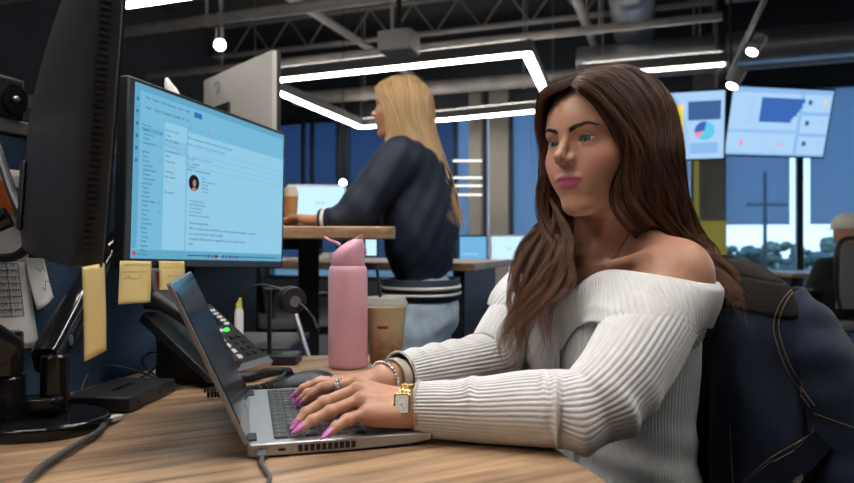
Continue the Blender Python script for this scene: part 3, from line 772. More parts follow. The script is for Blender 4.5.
# ---- grey usb cable front left
pts = [PZ(u, v, .737) for u, v in ((117, 417), (104, 422), (100, 430), (80, 443), (55, 458), (36, 472), (14, 500), (0, 530))]
t = thing('usb_cable', 'grey cable with a white plug snaking to the lower left of the desk', 'cable', (pts[3].x, pts[3].y, ZD))
MB().tube(spline(pts[1:], 50), .0042, 12).build('cord', mat('grey_cord', (.06, .06, .062), .5), t, world=True)
d = (pts[0]-pts[1]).normalized(); MB().box(pts[0]-d*.006, (.022, .013, .006), rotz(math.atan2(d.y, d.x))).build('plug', M_white, t, world=True, bevel=.001)

# ---- laptop
sd = V(.966, .258, 0).normalized(); wd = V(-sd.y, sd.x, 0); oL = V(-.2135, .809, ZD)
t = thing('laptop', 'open silver laptop on the desk under the typing hands', 'laptop', oL, math.atan2(sd.y, sd.x)); t_lap = t
LW, LD, TH_ = .312, .236, .019
m = MB(); rings = []
for k, (x, zt, zb) in enumerate([(0, .0155, .003), (.004, .0175, .0015), (.12, .0172, .001), (.20, .0166, .003), (.226, .0158, .0065), (LD, .0138, .0098)]):
    ins = .010 if k == 5 else (.004 if k == 0 else 0)
    rings.append([V(x, ins, zb+.002), V(x, ins+.004, zb), V(x, LW-ins-.004, zb), V(x, LW-ins, zb+.002), V(x, LW-ins, zt-.001), V(x, LW-ins-.002, zt), V(x, ins+.002, zt), V(x, ins, zt-.001)])
m.rings(rings); m.build('base', M_silver, t, smooth=25)
for y in (.03, LW-.03):
    for x in (.02, .20): MB().box((x, y, .001), (.02, .03, .002)).build('rubber_foot', M_black, t)
m = MB()
kb = MB().box((.089, LW/2, .0174), (.112, .280, .0012)).build('keyboard', mat('keyboard_well', (.09, .09, .095), .5, .3), t, bevel=.0005)
key0 = None; M_key = mat('key_cap', (.030, .031, .034), .45); kmesh = {}
M_keyt = mat('key_legend', (.55, .55, .55), .6)
rowsdef = [[1]*15, [1]*13+[1.9], [1.5]+[1]*12+[1.5], [1.8]+[1]*11+[2.2], [2.3]+[1]*10+[2.7], [1, 1, 1, 1, 5.2, 1, 1, 1, 1, 1]]
for r, row in enumerate(rowsdef):
    tot = sum(row); y = LW/2+.138; x = .040+r*.0188
    for wk in row:
        wy = .276*wk/tot
        ky = round(wy, 4)
        if ky not in kmesh:
            mm = MB(); hx, hy = .0082 if r else .0082, wy/2-.0014
            mm.rings([[V(-hx, -hy, 0), V(hx, -hy, 0), V(hx, hy, 0), V(-hx, hy, 0)], [V(-hx, -hy, .0012), V(hx, -hy, .0012), V(hx, hy, .0012), V(-hx, hy, .0012)], [V(-hx+.0007, -hy+.0007, .0018), V(hx-.0007, -hy+.0007, .0018), V(hx-.0007, hy-.0007, .0018), V(-hx+.0007, hy-.0007, .0018)]])
            mm.use(1).add([(-.0025, .0035, .0019), (-.001, .0035, .0019), (-.001, .0008, .0019), (-.0025, .0008, .0019)], [(0, 1, 2, 3)])
            o = mm.build('key', [M_key, M_keyt], kb, smooth=0); kmesh[ky] = o
        else:
            o = kmesh[ky].copy(); C.objects.link(o); o.parent = kb
        o.location = (x, y-wy/2, .0180); y -= wy
MB().box((.188, LW/2-.01, .0168), (.062, .105, .0008)).build('touchpad', mat('touchpad', (.30, .30, .31), .35, .5), t, bevel=.0003)
for k in range(10): MB().box((.062+k*.0072, -.0003, .0095), (.0052, .0012, .0078)).build('vent_slot', M_black, t)
MB().prism(rrect(.009, .003, .0014), 0, .001, Matrix.Translation((.040, -.0006, .0095)) @ Matrix.Rotation(PI/2, 4, 'X')).build('usb_port', M_black, t)
MB().cyl((.052, -.0006, .0095), (.052, .001, .0095), .0007, n=8).build('pin_hole', M_black, t)
M_led = emat('status_led', (1, .95, .8), 1.5)
for y in (.030, LW-.030):
    MB().box((.004, y, .017), (.014, .03, .006)).build('hinge', M_black, t, bevel=.001)
al = math.radians(114.3); dx_, dz_ = math.cos(al), math.sin(al); LH = .215
RLid = basis(V(dx_, 0, dz_), V(0, 1, 0), V(-dz_, 0, dx_)); # x up the lid, y across, z outwards (back)
Ml = Matrix.Translation((.002, 0, .017)) @ RLid.to_4x4()
def lidbox(x0, x1, y0, y1, z0, z1): return [Ml @ V(x, y, z) for x in (x0, x1) for y in (y0, y1) for z in (z0, z1)]
bf = [(0, 1, 3, 2), (4, 6, 7, 5), (0, 4, 5, 1), (2, 3, 7, 6), (0, 2, 6, 4), (1, 5, 7, 3)]
lid = MB().prism([(p[0]+LH/2, p[1]+LW/2) for p in rrect(LH, LW, .008)], .0, .0055, Ml).build('lid', M_silver2, t, bevel=.0008)
MB().add(lidbox(.004, LH-.003, .004, LW-.004, -.0006, .0004), bf).build('bezel', M_gloss, lid)
M_lcd = mat('laptop_screen_glass', (.012, .018, .028), .16, spec=.6)
nt = M_lcd.node_tree; nz_ = nt.nodes.new('ShaderNodeTexNoise'); nz_.inputs['Scale'].default_value = 28; nz_.inputs['Detail'].default_value = 8; nz_.inputs['Distortion'].default_value = 1.5
r_ = nt.nodes.new('ShaderNodeValToRGB'); r_.color_ramp.elements[0].position = .45; r_.color_ramp.elements[1].position = .8; r_.color_ramp.elements[0].color = (.010, .016, .026, 1); r_.color_ramp.elements[1].color = (.06, .08, .11, 1)
tc_ = nt.nodes.new('ShaderNodeTexCoord'); nt.links.new(tc_.outputs['Object'], nz_.inputs['Vector']); nt.links.new(nz_.outputs['Fac'], r_.inputs['Fac']); nt.links.new(r_.outputs['Color'], nt.nodes['Principled BSDF'].inputs['Base Color'])
MB().add(lidbox(.026, LH-.014, .009, LW-.009, -.0012, -.0004), bf).build('screen', M_lcd, lid)
MB().add(lidbox(.011, .018, LW/2-.011, LW/2+.011, -.0010, -.0004), bf).build('maker_mark', M_steel, lid)
MB().cyl(Ml @ V(LH-.008, LW/2, -.001), Ml @ V(LH-.008, LW/2, 0), .0018, n=12).build('webcam', M_blackp, lid)
# charging cable
pq = [oL+sd*.016-wd*.001+V(0, 0, .0085), oL+sd*.016-wd*.022+V(0, 0, .0085)]
t = thing('charging_cable', 'dark grey charging cable plugged into the side of the laptop', 'cable', (pq[1].x, pq[1].y, ZD))
MB().box((pq[0]+pq[1])/2, (.012, .022, .0065), rotz(math.atan2(sd.y, sd.x))).build('plug', mat('plug_grey', (.10, .10, .11), .4, .3), t, world=True, bevel=.0015)
MB().tube(spline([pq[1], pq[1]-wd*.02+V(0, 0, -.003), PZ(270, 478, .7345), PZ(262, 492, .7345), PZ(240, 530, .7345), PZ(200, 600, .7345)], 40), .0026, 10).build('cord', mat('cord_grey', (.09, .09, .095), .5), t, world=True)

# ---- telephone
wv = V(.32, .947, 0).normalized(); dv = V(-wv.y, wv.x, 0); oT = V(-.3740, 1.185, ZD)
RT = basis(wv, dv, V(0, 0, 1))
t = thing('desk_phone', 'black desk telephone with handset and lit key, behind the laptop lid', 'telephone', oT, math.atan2(wv.y, wv.x))
tl_ = math.radians(37); cs_, sn = math.cos(tl_), math.sin(tl_); PW, PL = .195, .185
Mf = Matrix.Translation((0, 0, .020)) @ basis(V(1, 0, 0), V(0, cs_, sn), V(0, -sn, cs_)).to_4x4()   # the sloping face: x across, y up the slope, z out
M_ph = mat('phone_black', (.022, .023, .026), .42, bump=.15, bscale=700); M_phs = mat('phone_silver_edge', (.35, .35, .36), .35, .7)
m = MB(); prof = [(0, -.012), (PL, -.020), (PL, 0), (.002, 0)]
m.rings([[Mf @ V(x, a, z) for a, z in prof] for x in (0, .003, PW-.003, PW)]); m.build('body', M_ph, t, bevel=.002)
m = MB(); m.rings([[Mf @ V(x, a, z) for a, z in ((-.004, -.014), (.014, -.016), (.014, .0014), (-.002, .0014))] for x in (.052, PW+.001)]); m.build('front_trim', M_phs, t, bevel=.001)
m = MB(); m.rings([[V(x, y, z) for y, z in ((.05, 0), (.15, 0), (.14, .085), (.06, .03))] for x in (.03, PW-.03)]); m.build('stand', M_ph, t, bevel=.003)
def fbox(name, x, y, w_, h_, th, mt, z=0., bev=.0006): 
    return MB().rings([[Mf @ V(x+p[0], y+p[1], z) for p in rrect(w_, h_, min(w_, h_)*.2, 3)], [Mf @ V(x+p[0], y+p[1], z+th) for p in rrect(w_*.94, h_*.9, min(w_, h_)*.2, 3)]]).build(name, mt, t)
fbox('display_bezel', .120, .142, .115, .062, .003, M_gloss)
fbox('display', .112, .146, .062, .040, .0008, emat('phone_display', (.35, .65, .9), .8), .003)
M_pk = mat('phone_key', (.62, .62, .63), .45)
for r in range(4):
    for c in range(3): fbox('key', .072+c*.021, .030+r*.0165, .0165, .0110, .0035, M_pk)
for r in range(4): fbox('key', .150, .032+r*.0165, .012, .008, .003, M_ph); fbox('key', .172, .032+r*.0165, .012, .008, .003, M_ph)
for r in range(5): fbox('line_key', .1715, .118+r*.0105, .016, .006, .003, M_pk, .002)
o = fbox('lit_key', .158, .104, .014, .008, .0035, emat('green_led', (.10, 1, .12), 1.4)); o['label'] = 'green lit key'
fbox('key', .140, .104, .012, .008, .003, M_pk)
m = MB(); 
hp = [V(.028, -.008, .018), V(.028, .025, .030), V(.028, .09, .040), V(.028, .155, .032), V(.028, .196, .020)]
hs = spline(hp, 22); rad = []
rings = []
for k, q in enumerate(hs):
    f = k/21; wd_ = .020+.006*(abs(f-.5)*2)**2; hd = .011+.012*(abs(f-.5)*2)**3
    rings.append([Mf @ (q+V(p[0]*wd_/.5, 0, p[1]*hd/.5)) for p in rrect(1, 1, .28, 4)])
m.rings(rings); m.build('handset', M_ph, t, smooth=60, bevel=.003)
# coil cord of the handset
path = spline([PZ(206, 393, .742), PZ(235, 391, .7395), PZ(262, 388, .7395), PZ(283, 379, .7395), PZ(288, 371.5, .7395), PZ(270, 372, .7395), PZ(250, 377, .7395), PZ(236, 377, .742)], 60)
pp = spline(path, 900); hel = []
for k, q in enumerate(pp):
    tq = (pp[min(k+1, 899)]-pp[max(k-1, 0)]).normalized(); x, y, _ = frame_of(tq); a = k/900*2*PI*62
    hel.append(q+(x*math.cos(a)+y*math.sin(a))*.0066)
MB().tube(hel, .0021, 5).build('coiled_cord', M_ph, t, world=True)

# ---- headset on its stand
q = P(269.5, 350, 1.46); t = thing('headset_stand', 'black headset stand with green lights beside the telephone', 'headset stand', (q.x, q.y, ZD))
MB().prism([(p[0]+.022, p[1]) for p in rrect(.085, .075, .010)], 0, .020).build('base', M_blackp, t, bevel=.002)
zt = P(0, 289, 1.46).z-ZD
MB().prism(rrect(.0085, .012, .002), .018, zt).build('pole', M_blackp, t)
M_gl = emat('green_digits', (.25, 1., .45), 1.3)
m = MB(); 
for k in range(3):
    vs, fs = text_mesh('888'[k], .011, Matrix.Translation((.030+k*.008, -.010, .0207)) @ Matrix.Rotation(.2, 4, 'Z')); m.add(vs, fs)
o = m.build('green_lights', M_gl, t); o['label'] = 'green status lights'
q = P(250, 300, 1.46); t = thing('headset', 'black headset with a microphone boom hanging on the stand', 'headset', q)
arc = spline([P(229, 330, 1.47), P(232, 310, 1.47), P(243, 292, 1.46), P(258, 285, 1.455), P(272, 286.5, 1.45), P(283, 291, 1.44), P(289, 297, 1.435)], 40)
MB().tube(arc, .0042, 10, flat=.55).build('headband', M_blackp, t, world=True)
c = P(292, 300, 1.435); ax = V(.55, -.75, -.1).normalized(); x, y, d = frame_of(ax)
Rr = basis(x, y, d)
m = MB(); Mx = Matrix.Translation(c) @ Rr.to_4x4()
m.lathe([(.001, -.018), (.024, -.017), (.029, -.012), (.030, -.004), (.026, -.001), (.026, .003), (.029, .006), (.028, .012), (.020, .015), (.001, .0155)], Mx, 32); m.build('ear_cup', M_blackp, t, world=True)
MB().lathe([(.001, .0154), (.012, .0158), (.012, .0168), (.001, .017)], Mx, 24).build('ear_cup_badge', mat('badge', (.16, .18, .2), .3), t, world=True)
MB().tube(spline([c+V(.012, -.005, -.004), P(305, 308, 1.42), P(313, 318, 1.41), P(317.5, 328, 1.40)], 20), [.0028]*16+[.0034]*4, 8).build('microphone_boom', M_blackp, t, world=True)
MB().ell(P(318, 329, 1.40), (.005, .005, .006)).build('microphone', M_blackp, t, world=True)

# ---- mouse
c = PZ(304, 388, ZD); c = V(-.208, 1.180, ZD); t = thing('computer_mouse', 'black computer mouse on the desk behind the laptop keyboard', 'mouse', c, math.radians(196))
def mouse(a, b_):
    # a: around, b_: up 0..1
    th = 2*PI*a; h = b_; r = math.sqrt(max(0, 1-h**2.2))
    x = .060*math.cos(th)*r+.006*h; y = .033*math.sin(th)*r*(1-.10*math.cos(th)); z = .036*h*(1-.25*math.cos(th)*r)
    return V(x, y, z)
MB().grid(mouse, 40, 14, wrap=True).build('shell', M_blackp, t, smooth=80)
MB().cyl((.030, -.004, .0295), (.030, .004, .0295), .008, n=20).build('scroll_wheel', M_gloss, t)

# ---- pink bottle
bx = V(-.1637, 1.409, ZD); t = thing('water_bottle', 'tall pink water bottle with a flip spout, beside the iced coffee', 'bottle', bx, math.radians(0))
M_pink = mat('pink_powder_coat', (.68, .35, .40), .42, bump=.1, bscale=900); M_pink2 = mat('pink_lid_plastic', (.56, .27, .34), .38)
M_base = mat('bottle_base', (.40, .22, .26), .5)
MB().lathe([(.001, .001), (.036, .001), (.0395, .004), (.0405, .010), (.0405, .185), (.0395, .200), (.037, .208), (.0355, .2095), (.001, .2095)], None, 48).build('body', M_pink, t, smooth=40)
m = MB(); m.lathe([(.001, .2098), (.0345, .2098), (.0350, .212), (.0350, .222), (.001, .222)], None, 48); m.build('collar', M_pink2, t)
# slanted dome lid: low at the left, high at the right
def lidtop(a, b_):
    th = 2*PI*a; r = .0345*(1-b_**2.6)**.5 if b_ < 1 else 0; x = r*math.cos(th); y = r*math.sin(th)
    hx = .0345*max(0, min(1, (x/.0345*.5+.5)))
    ht = .030+.030*(x/.0345*.5+.5)**1.1
    return V(x+.010*b_**2*(1 if True else 0), y*1.0, .221+ht*b_**.9)
MB().grid(lidtop, 48, 16, wrap=True).build('lid', M_pink2, t, smooth=80)
sp_ = spline([V(-.016, 0, .252), V(-.026, 0, .258), V(-.036, 0, .261), V(-.048, 0, .268)], 14)
m = MB(); rings = []
for k, q in enumerate(sp_): w_ = .013-.004*k/13; rings.append([q+V(0, y, z) for y, z in rrect(w_*2, .0075-.002*k/13, .002, 3)])
m.rings(rings); m.build('spout_lever', M_pink2, t, smooth=60)
m = MB(); m.rings([[V(.0085, y, .248) for y in ()] or [V(x, y, .262) for x, y in rrect(.034, .03, .012, 5)], [V(x+.004, y, .271+.010*(x/.017)) for x, y in rrect(.034, .028, .012, 5)]])
o = m.build('cap', M_pink2, t, smooth=40, bevel=.002); o.location = (.011, 0, -.004)
MB().box((.0345, 0, .240), (.008, .016, .016)).build('latch_button', M_pink2, t, bevel=.003)

# ---- iced coffee
bx = V(-.0885, 1.455, ZD); t = thing('iced_coffee', 'clear plastic cup of iced coffee with a black straw, beside the pink bottle', 'cup', bx)
M_clear = shade_mat('clear_plastic', (.96, .96, .95), .10, (.85, .85, .83)); M_clearlid = shade_mat('clear_lid', (.97, .97, .96), .34, (.95, .95, .93))
M_cof = bpy.data.materials.new('iced_coffee'); M_cof.use_nodes = True; nt = M_cof.node_tree; b_ = nt.nodes['Principled BSDF']
tc_ = nt.nodes.new('ShaderNodeTexCoord'); sp_x = nt.nodes.new('ShaderNodeSeparateXYZ'); nz_ = nt.nodes.new('ShaderNodeTexNoise'); nz_.inputs['Scale'].default_value = 55; nz_.inputs['Detail'].default_value = 3
ma = nt.nodes.new('ShaderNodeMath'); ma.operation = 'MULTIPLY_ADD'; ma.inputs[1].default_value = .05; nt.links.new(tc_.outputs['Object'], nz_.inputs['Vector']); nt.links.new(tc_.outputs['Object'], sp_x.inputs[0]); nt.links.new(nz_.outputs['Fac'], ma.inputs[0]); nt.links.new(sp_x.outputs['Z'], ma.inputs[2])
rm = nt.nodes.new('ShaderNodeMapRange'); rm.inputs['From Min'].default_value = .02; rm.inputs['From Max'].default_value = .15; nt.links.new(ma.outputs[0], rm.inputs['Value'])
rp = nt.nodes.new('ShaderNodeValToRGB'); rp.color_ramp.elements[0].position = .2; rp.color_ramp.elements[0].color = (.30, .135, .055, 1); rp.color_ramp.elements[1].position = .62; rp.color_ramp.elements[1].color = (.74, .55, .32, 1)
e_ = rp.color_ramp.elements.new(.34); e_.color = (.44, .24, .11, 1)
e_ = rp.color_ramp.elements.new(.50); e_.color = (.62, .44, .28, 1)
nt.links.new(rm.outputs[0], rp.inputs['Fac']); nt.links.new(rp.outputs['Color'], b_.inputs['Base Color']); b_.inputs['Roughness'].default_value = .25
MB().lathe([(.001, .0), (.0325, .0), (.034, .003), (.0445, .122), (.046, .124), (.046, .127), (.0438, .127), (.0333, .006), (.001, .004)], None, 48).build('cup_wall', M_clear, t, smooth=40)
MB().lathe([(.001, .0045), (.0326, .0045), (.0334, .007), (.0430, .121), (.001, .1215)], None, 48).build('coffee', M_cof, t, smooth=40)
MB().lathe([(.0470, .124), (.0480, .126), (.0475, .131), (.0445, .134), (.0435, .140), (.041, .1415), (.006, .1405), (.006, .1395), (.0405, .1400), (.0425, .138), (.0435, .132), (.0455, .129), (.0455, .127)], None, 48).build('lid', M_clearlid, t, smooth=40)
MB().cyl((.004, -.004, .012), (-.020, .006, .212), .0034, n=14).build('straw', M_black, t)
MB().grid(lambda a, b2: V((.0412+.0020*b2)*math.cos(-1.95+.55*a), (.0412+.0020*b2)*math.sin(-1.95+.55*a), .078+.006*b2), 8, 2).build('printed_mark', mat('maroon_print', (.30, .04, .05), .5), t)
# white ornament behind the monitor's top edge
q = P(170, 92, 1.50); 
MB_ = MB().tube([P(177, 104, 1.46), P(172, 92, 1.46), P(168, 84, 1.46), P(166.5, 78, 1.46)], [.016, .013, .008, .003], 12)
tag(MB_.build('white_ornament', mat('white_plush', (.62, .60, .57), .8), smooth=80), 'white pointed ornament peeking up behind the big monitor', 'ornament')
# ================================================================== the seated woman
hc = np.array((.2775, 1.086, 1.150)); yaw = math.atan2(-.587, -.81)+math.radians(4)
Fv = np.array((math.cos(yaw), math.sin(yaw), 0)); Lv = np.array((-Fv[1], Fv[0], 0)); Lv = -Lv if Lv @ np.array((.587, -.81, 0)) < 0 else Lv
_p = math.radians(-6.0); Uh = np.array((0, 0, 1.))*math.cos(_p)-Fv*math.sin(_p); Fh = Fv*math.cos(_p)+np.array((0, 0, 1.))*math.sin(_p)
_r = math.radians(1.5); Lh = Lv*math.cos(_r)+Uh*math.sin(_r); Uh = Uh*math.cos(_r)-Lv*math.sin(_r)
RH = np.stack([Lh, Fh, Uh], 1)            # columns: her left, forward, up
def hw(p): return hc+np.asarray(p, float) @ RH.T       # head-local -> world
def hl(p): return (np.asarray(p)-hc.astype(np.float32)) @ RH.astype(np.float32)
EX, EY, EZ, ER = .0310, .0680, .0, .0138
def f32(*a): return np.array(a, np.float32)
def lidz(x):
    q = np.clip(1-((x-.0006)/.0137)**2, 0, None); return .0053*q**.8, -.0042*q**.9
def head_field(q):
    x = np.abs(q[:, 0]); y = q[:, 1]; z = q[:, 2]; p = np.stack([x, y, z], 1)
    d = s_ell(p, (0, -.014, .030), (.0735, .0955, .0745))
    d = smin(d, s_ell(p, (0, .030, .016), (.0610, .0590, .068)), .03)                 # forehead, face block
    d = smin(d, s_ell(p, (0, .030, -.050), (.0500, .0530, .058)), .03)                # lower face
    d = smin(d, s_cap(p, (.050, .006, -.066), (.016, .065, -.0970), .013, .0125), .030)  # jaw line
    d = smin(d, s_ell(p, (0, .0720, -.0955), (.0180, .0150, .0145)), .020)             # chin
    d = smin(d, s_ell(p, (.042, .052, -.028), (.022, .024, .020)), .022)               # cheekbone
    d = smin(d, s_ell(p, (.026, .066, -.050), (.020, .017, .024)), .024)               # cheek
    d = smin(d, s_ell(p, (0, .073, -.058), (.024, .018, .022)), .020)                  # muzzle under the nose
    d = smin(d, s_cap(p, (.008, .0815, .0165), (.040, .0700, .0185), .0075, .0060), .012)  # brow ridge
    d = smax(d, -s_ell(p, (EX-.001, .0945, .0010), (.0165, .0135, .0098)), .010)       # eye socket
    d = smax(d, -s_ell(p, (.0150, .0975, .005), (.0060, .0085, .0090)), .010)
    # nose
    n = s_cap(p, (0, .0835, .010), (0, .1040, -.0190), .0058, .0066)
    n = smin(n, s_ell(p, (0, .1075, -.0222), (.0076, .0084, .0072)), .010)
    n = smin(n, s_ell(p, (.0104, .0955, -.0275), (.0054, .0088, .0058)), .006)
    n = smin(n, s_cap(p, (0, .1015, -.0290), (0, .0860, -.0360), .0040, .0050), .005)
    n = smin(n, s_cap(p, (.0040, .0790, .004), (.0092, .0860, -.0230), .0050, .0062), .010)
    d = smin(d, n, .009)
    d = smax(d, -s_cap(p, (.0053, .1030, -.0350), (.0068, .0950, -.0328), .0026, .0028), .003)  # nostril
    # lids over the eyeball, opened
    e = np.sqrt((x-EX)**2+(y-EY)**2+(z-EZ)**2)
    d = smin(d, e-.0151, .0045)
    xe = x-EX; zu, zl = lidz(xe); tilt = .06*xe
    op = np.maximum(z-EZ-tilt-zu, zl-(z-EZ-tilt))
    op = np.maximum(op, np.abs(xe-.0006)-.0132); op = np.maximum(op, EY-y)
    cut = np.maximum(op*.9, .0131-e); d = smax(d, -cut, .0012)
    # lid crease
    xc = np.clip(xe, -.013, .014); cz = .0106*np.clip(1-(xc/.019)**2, 0, 1)
    cr = np.sqrt((z-EZ-.06*xc-cz+.0006)**2+(e-.0158)**2+np.clip(np.abs(xe)-.013, 0, None)**2)-.0010
    d = smax(d, -cr, .0022)
    # mouth
    ux = np.clip(x, 0, .022)
    ml = -.0585-.0010*np.clip(1-x/.006, 0, 1)+.0032*(x/.022)**2  # line between the lips
    u = s_ell(p, (.0085, .0875, -.0538), (.0162, .0085, .0050), ); lo = s_ell(p, (0, .0862, -.0646), (.0205, .0090, .0062))
    d = smin(d, u, .0045); d = smin(d, lo, .005)
    g = np.sqrt((z-ml)**2+np.clip(y-.0990+(x/.022)**2*.020, -.02, .02)**2*.25+np.clip(x-.0250, 0, None)**2)-.0004
    d = smax(d, -g, .0020)
    d = smax(d, -s_ell(p, (0, .0985, -.0775), (.016, .006, .0035)), .009)
    d = smax(d, -s_cap(p, (0, .0980, -.0390), (0, .0985, -.0470), .0012, .0018), .005)    # philtrum
    # ear
    er = s_ell(p, (.0725, -.006, -.004), (.0060, .0170, .0300)); er = smax(er, -s_ell(p, (.0790, -.004, .002), (.0045, .0100, .0170)), .005)
    er = smin(er, s_ell(p, (.0715, .002, -.028), (.0055, .0075, .0085)), .006)
    d = smin(d, er, .005)
    return d
# torso frame
Ft = np.array((-.90, -.436, 0)); Lt = np.array((.436, -.90, 0)); NB = np.array((.302, 1.140, .955))     # neck base
def tw(l, f, z): return np.array((NB[0], NB[1], 0))+Lt*l+Ft*f+np.array((0, 0, z))
SHN, SHF = tw(.139, -.014, .940), tw(-.158, -.012, .938)
ELN, WRN = np.array((.212, .858, .776)), np.array((-.010, .898, .7695))
ELF, WRF = np.array((.100, 1.170, .783)), np.array(P(385, 379, 1.0))
def body_field(q):
    d = head_field(hl(q))
    nt_, nb_ = hw((0, -.020, -.060)), NB+np.array((.010, .006, .0))
    n = s_cap(q, nt_, nb_, .0480, .0540)
    for s in (1, -1):
        n = smin(n, s_cap(q, hw((s*.052, -.016, -.045)), tw(s*.012, .060, .940), .008, .0060), .024)      # neck cords
    ch = s_ell((q-f32(*tw(0, -.005, .80))) @ np.stack([Lt, Ft, f32(0, 0, 1)], 1).astype(np.float32), (0, 0, 0), (.128, .088, .16))
    ch = smin(ch, s_ell((q-f32(*tw(0, .018, .895))) @ np.stack([Lt, Ft, f32(0, 0, 1)], 1).astype(np.float32), (0, 0, 0), (.135, .058, .068)), .03)
    for s, sh in ((1, SHN), (-1, SHF)):
        ch = smin(ch, s_cap(q, tw(s*.055, -.025, .975), sh+np.array((0, 0, .008)), .040, .042), .03)   # shoulder line
        ch = smin(ch, s_ell(q, sh+np.array((0, 0, -.012)), (.050, .050, .056)), .03)                        # deltoid
        cl = s_cap(q, tw(s*.016, .066, .944), tw(s*.130, .028, .970), .0065, .0060); ch = smin(ch, cl, .020)  # collar bone
    ch = smax(ch, -s_ell(q, tw(0, .078, .953), (.009, .009, .010)), .014)
    b = smin(n, ch, .035)
    for s, sh, el, wr in ((1, SHN, ELN, WRN), (-1, SHF, ELF, WRF)):
        b = smin(b, s_cap(q, sh, el, .042, .028), .02); b = smin(b, s_cap(q, el, wr, .027, .024), .012)
    return smin(d, b, .018)

# ---- hands: joints wrist, (mcp, pip, dip, tip) per finger
def pt(u, v, Y): return np.array(P(u, v, Y))
LEFT = dict(w=WRN, fore=ELN, fingers=[
    [pt(357, 384, .927), pt(327, 388, .940), pt(314, 395, .950), pt(304.5, 402.5, .957)],
    [pt(357, 390, .903), pt(324, 403, .886), pt(306, 413, .873), pt(297, 423.5, .862)],
    [pt(360, 400, .879), pt(330, 412, .863), pt(312, 420.5, .851), pt(301, 428.5, .840)],
    [pt(366, 413, .857), pt(347, 420, .843), pt(336, 427, .831), pt(329, 433, .822)]],
    thumb=[np.array((-.050, .925, .772)), np.array((-.092, .948, .768)), np.array((-.121, .944, .762)), np.array((-.143, .936, .758))])
RIGHT = dict(w=WRF, fore=ELF, fingers=[
    [pt(346, 388, .986), pt(322, 389, .990), pt(308, 394, .989), pt(300, 400.5, .987)],
    [pt(342, 384, 1.006), pt(318, 384, 1.012), pt(304, 389, 1.012), pt(297, 394.5, 1.010)],
    [pt(344, 381, 1.027), pt(321, 382, 1.036), pt(309, 386, 1.038), pt(303, 391, 1.037)],
    [pt(352, 380, 1.045), pt(335, 381, 1.056), pt(325, 385, 1.060), pt(320, 388.5, 1.060)]],
    thumb=[np.array((-.082, .985, .780)), np.array((-.118, .972, .770)), np.array((-.146, .972, .763)), np.array((-.168, .975, .757))])
FR = [(.0093, .0082, .0070, .0058), (.0095, .0084, .0071, .0060), (.0090, .0079, .0068, .0057), (.0080, .0069, .0060, .0050)]
def hand_field(h):
    fs, w, fo, th = h['fingers'], h['w'], h['fore'], h['thumb']
    ax = (w-fo)/np.linalg.norm(w-fo); ws = (fs[3][0]-fs[0][0]); ws = ws/np.linalg.norm(ws)
    upv = np.cross(ws, ax); upv = upv if upv[2] > 0 else -upv
    def f(q):
        d = s_cap(q, w-ax*.05, w, .0235, .0225)
        for s in (-.011, .011): d = smin(d, s_cap(q, w-ax*.05+ws*s, w+ws*s*.9, .0165, .0165), .012)
        for k in range(4):
            j = fs[k]; o = w+ws*(-.015+.010*k)
            d = smin(d, s_cap(q, o, j[0]-upv*.004, .0150, .0108), .010)
            d = smin(d, s_cap(q, o-upv*.006, j[0]-upv*.010+(o-j[0])*.12, .0120, .0085), .010)
        for k in range(3):
            d = smin(d, s_cap(q, fs[k][0]*.88+w*.12-upv*.005, fs[k+1][0]*.88+w*.12-upv*.005, .0100, .0095), .008)
        d = smin(d, s_cap(q, w+ws*(-.012)-upv*.004, th[0], .0160, .0140), .012)
        d = smin(d, s_cap(q, th[0], th[1], .0135, .0105), .010)
        for k in range(4):
            j, r = fs[k], FR[k]; g = s_ell(q, j[0]+upv*.0012, (r[0]*1.02,)*3)
            for i in range(3): g = smin(g, s_cap(q, j[i], j[i+1], r[i]*.97, r[i+1]), .003)
            g = smin(g, s_ell(q, j[1], (r[1]*1.07,)*3), .004); g = smin(g, s_ell(q, j[2], (r[2]*1.05,)*3), .003)
            d = smin(d, g, .0045)
        t = np.minimum(s_cap(q, th[1], th[2], .0102, .0090), s_cap(q, th[2], th[3], .0090, .0068))
        d = smin(d, t, .005)
        # tendons
        for k in range(4): d = smin(d, s_cap(q, w+upv*.010+ws*(-.008+.0055*k), fs[k][0]+upv*.0058, .0035, .0032), .006)
        return d
    return f, ax, ws, upv
M_skin = bpy.data.materials.new('skin'); M_skin.use_nodes = True; nt = M_skin.node_tree; b_ = nt.nodes['Principled BSDF']
b_.inputs['Roughness'].default_value = .46; b_.inputs['Subsurface Weight'].default_value = .12; b_.inputs['Subsurface Radius'].default_value = (1, .35, .2); b_.inputs['Subsurface Scale'].default_value = .008
tc_ = nt.nodes.new('ShaderNodeTexCoord'); nz_ = nt.nodes.new('ShaderNodeTexNoise'); nz_.inputs['Scale'].default_value = 60; nz_.inputs['Detail'].default_value = 4; nt.links.new(tc_.outputs['Object'], nz_.inputs['Vector'])
rp = nt.nodes.new('ShaderNodeValToRGB'); rp.color_ramp.elements[0].position = .3; rp.color_ramp.elements[1].position = .7
SK = (.50, .252, .160)
rp.color_ramp.elements[0].color = (*[c*.95 for c in SK], 1); rp.color_ramp.elements[1].color = (*[c*1.05 for c in SK], 1)
nt.links.new(nz_.outputs['Fac'], rp.inputs['Fac']); prev = rp.outputs['Color']
for an, col in (('blush', (.52, .20, .15)), ('lip', (.42, .085, .14)), ('lash', (.10, .055, .045))):
    at = nt.nodes.new('ShaderNodeAttribute'); at.attribute_name = an; mx = nt.nodes.new('ShaderNodeMix'); mx.data_type = 'RGBA'
    nt.links.new(at.outputs['Fac'], mx.inputs['Factor']); nt.links.new(prev, mx.inputs['A']); mx.inputs['B'].default_value = (*col, 1); prev = mx.outputs['Result']
nt.links.new(prev, b_.inputs['Base Color'])
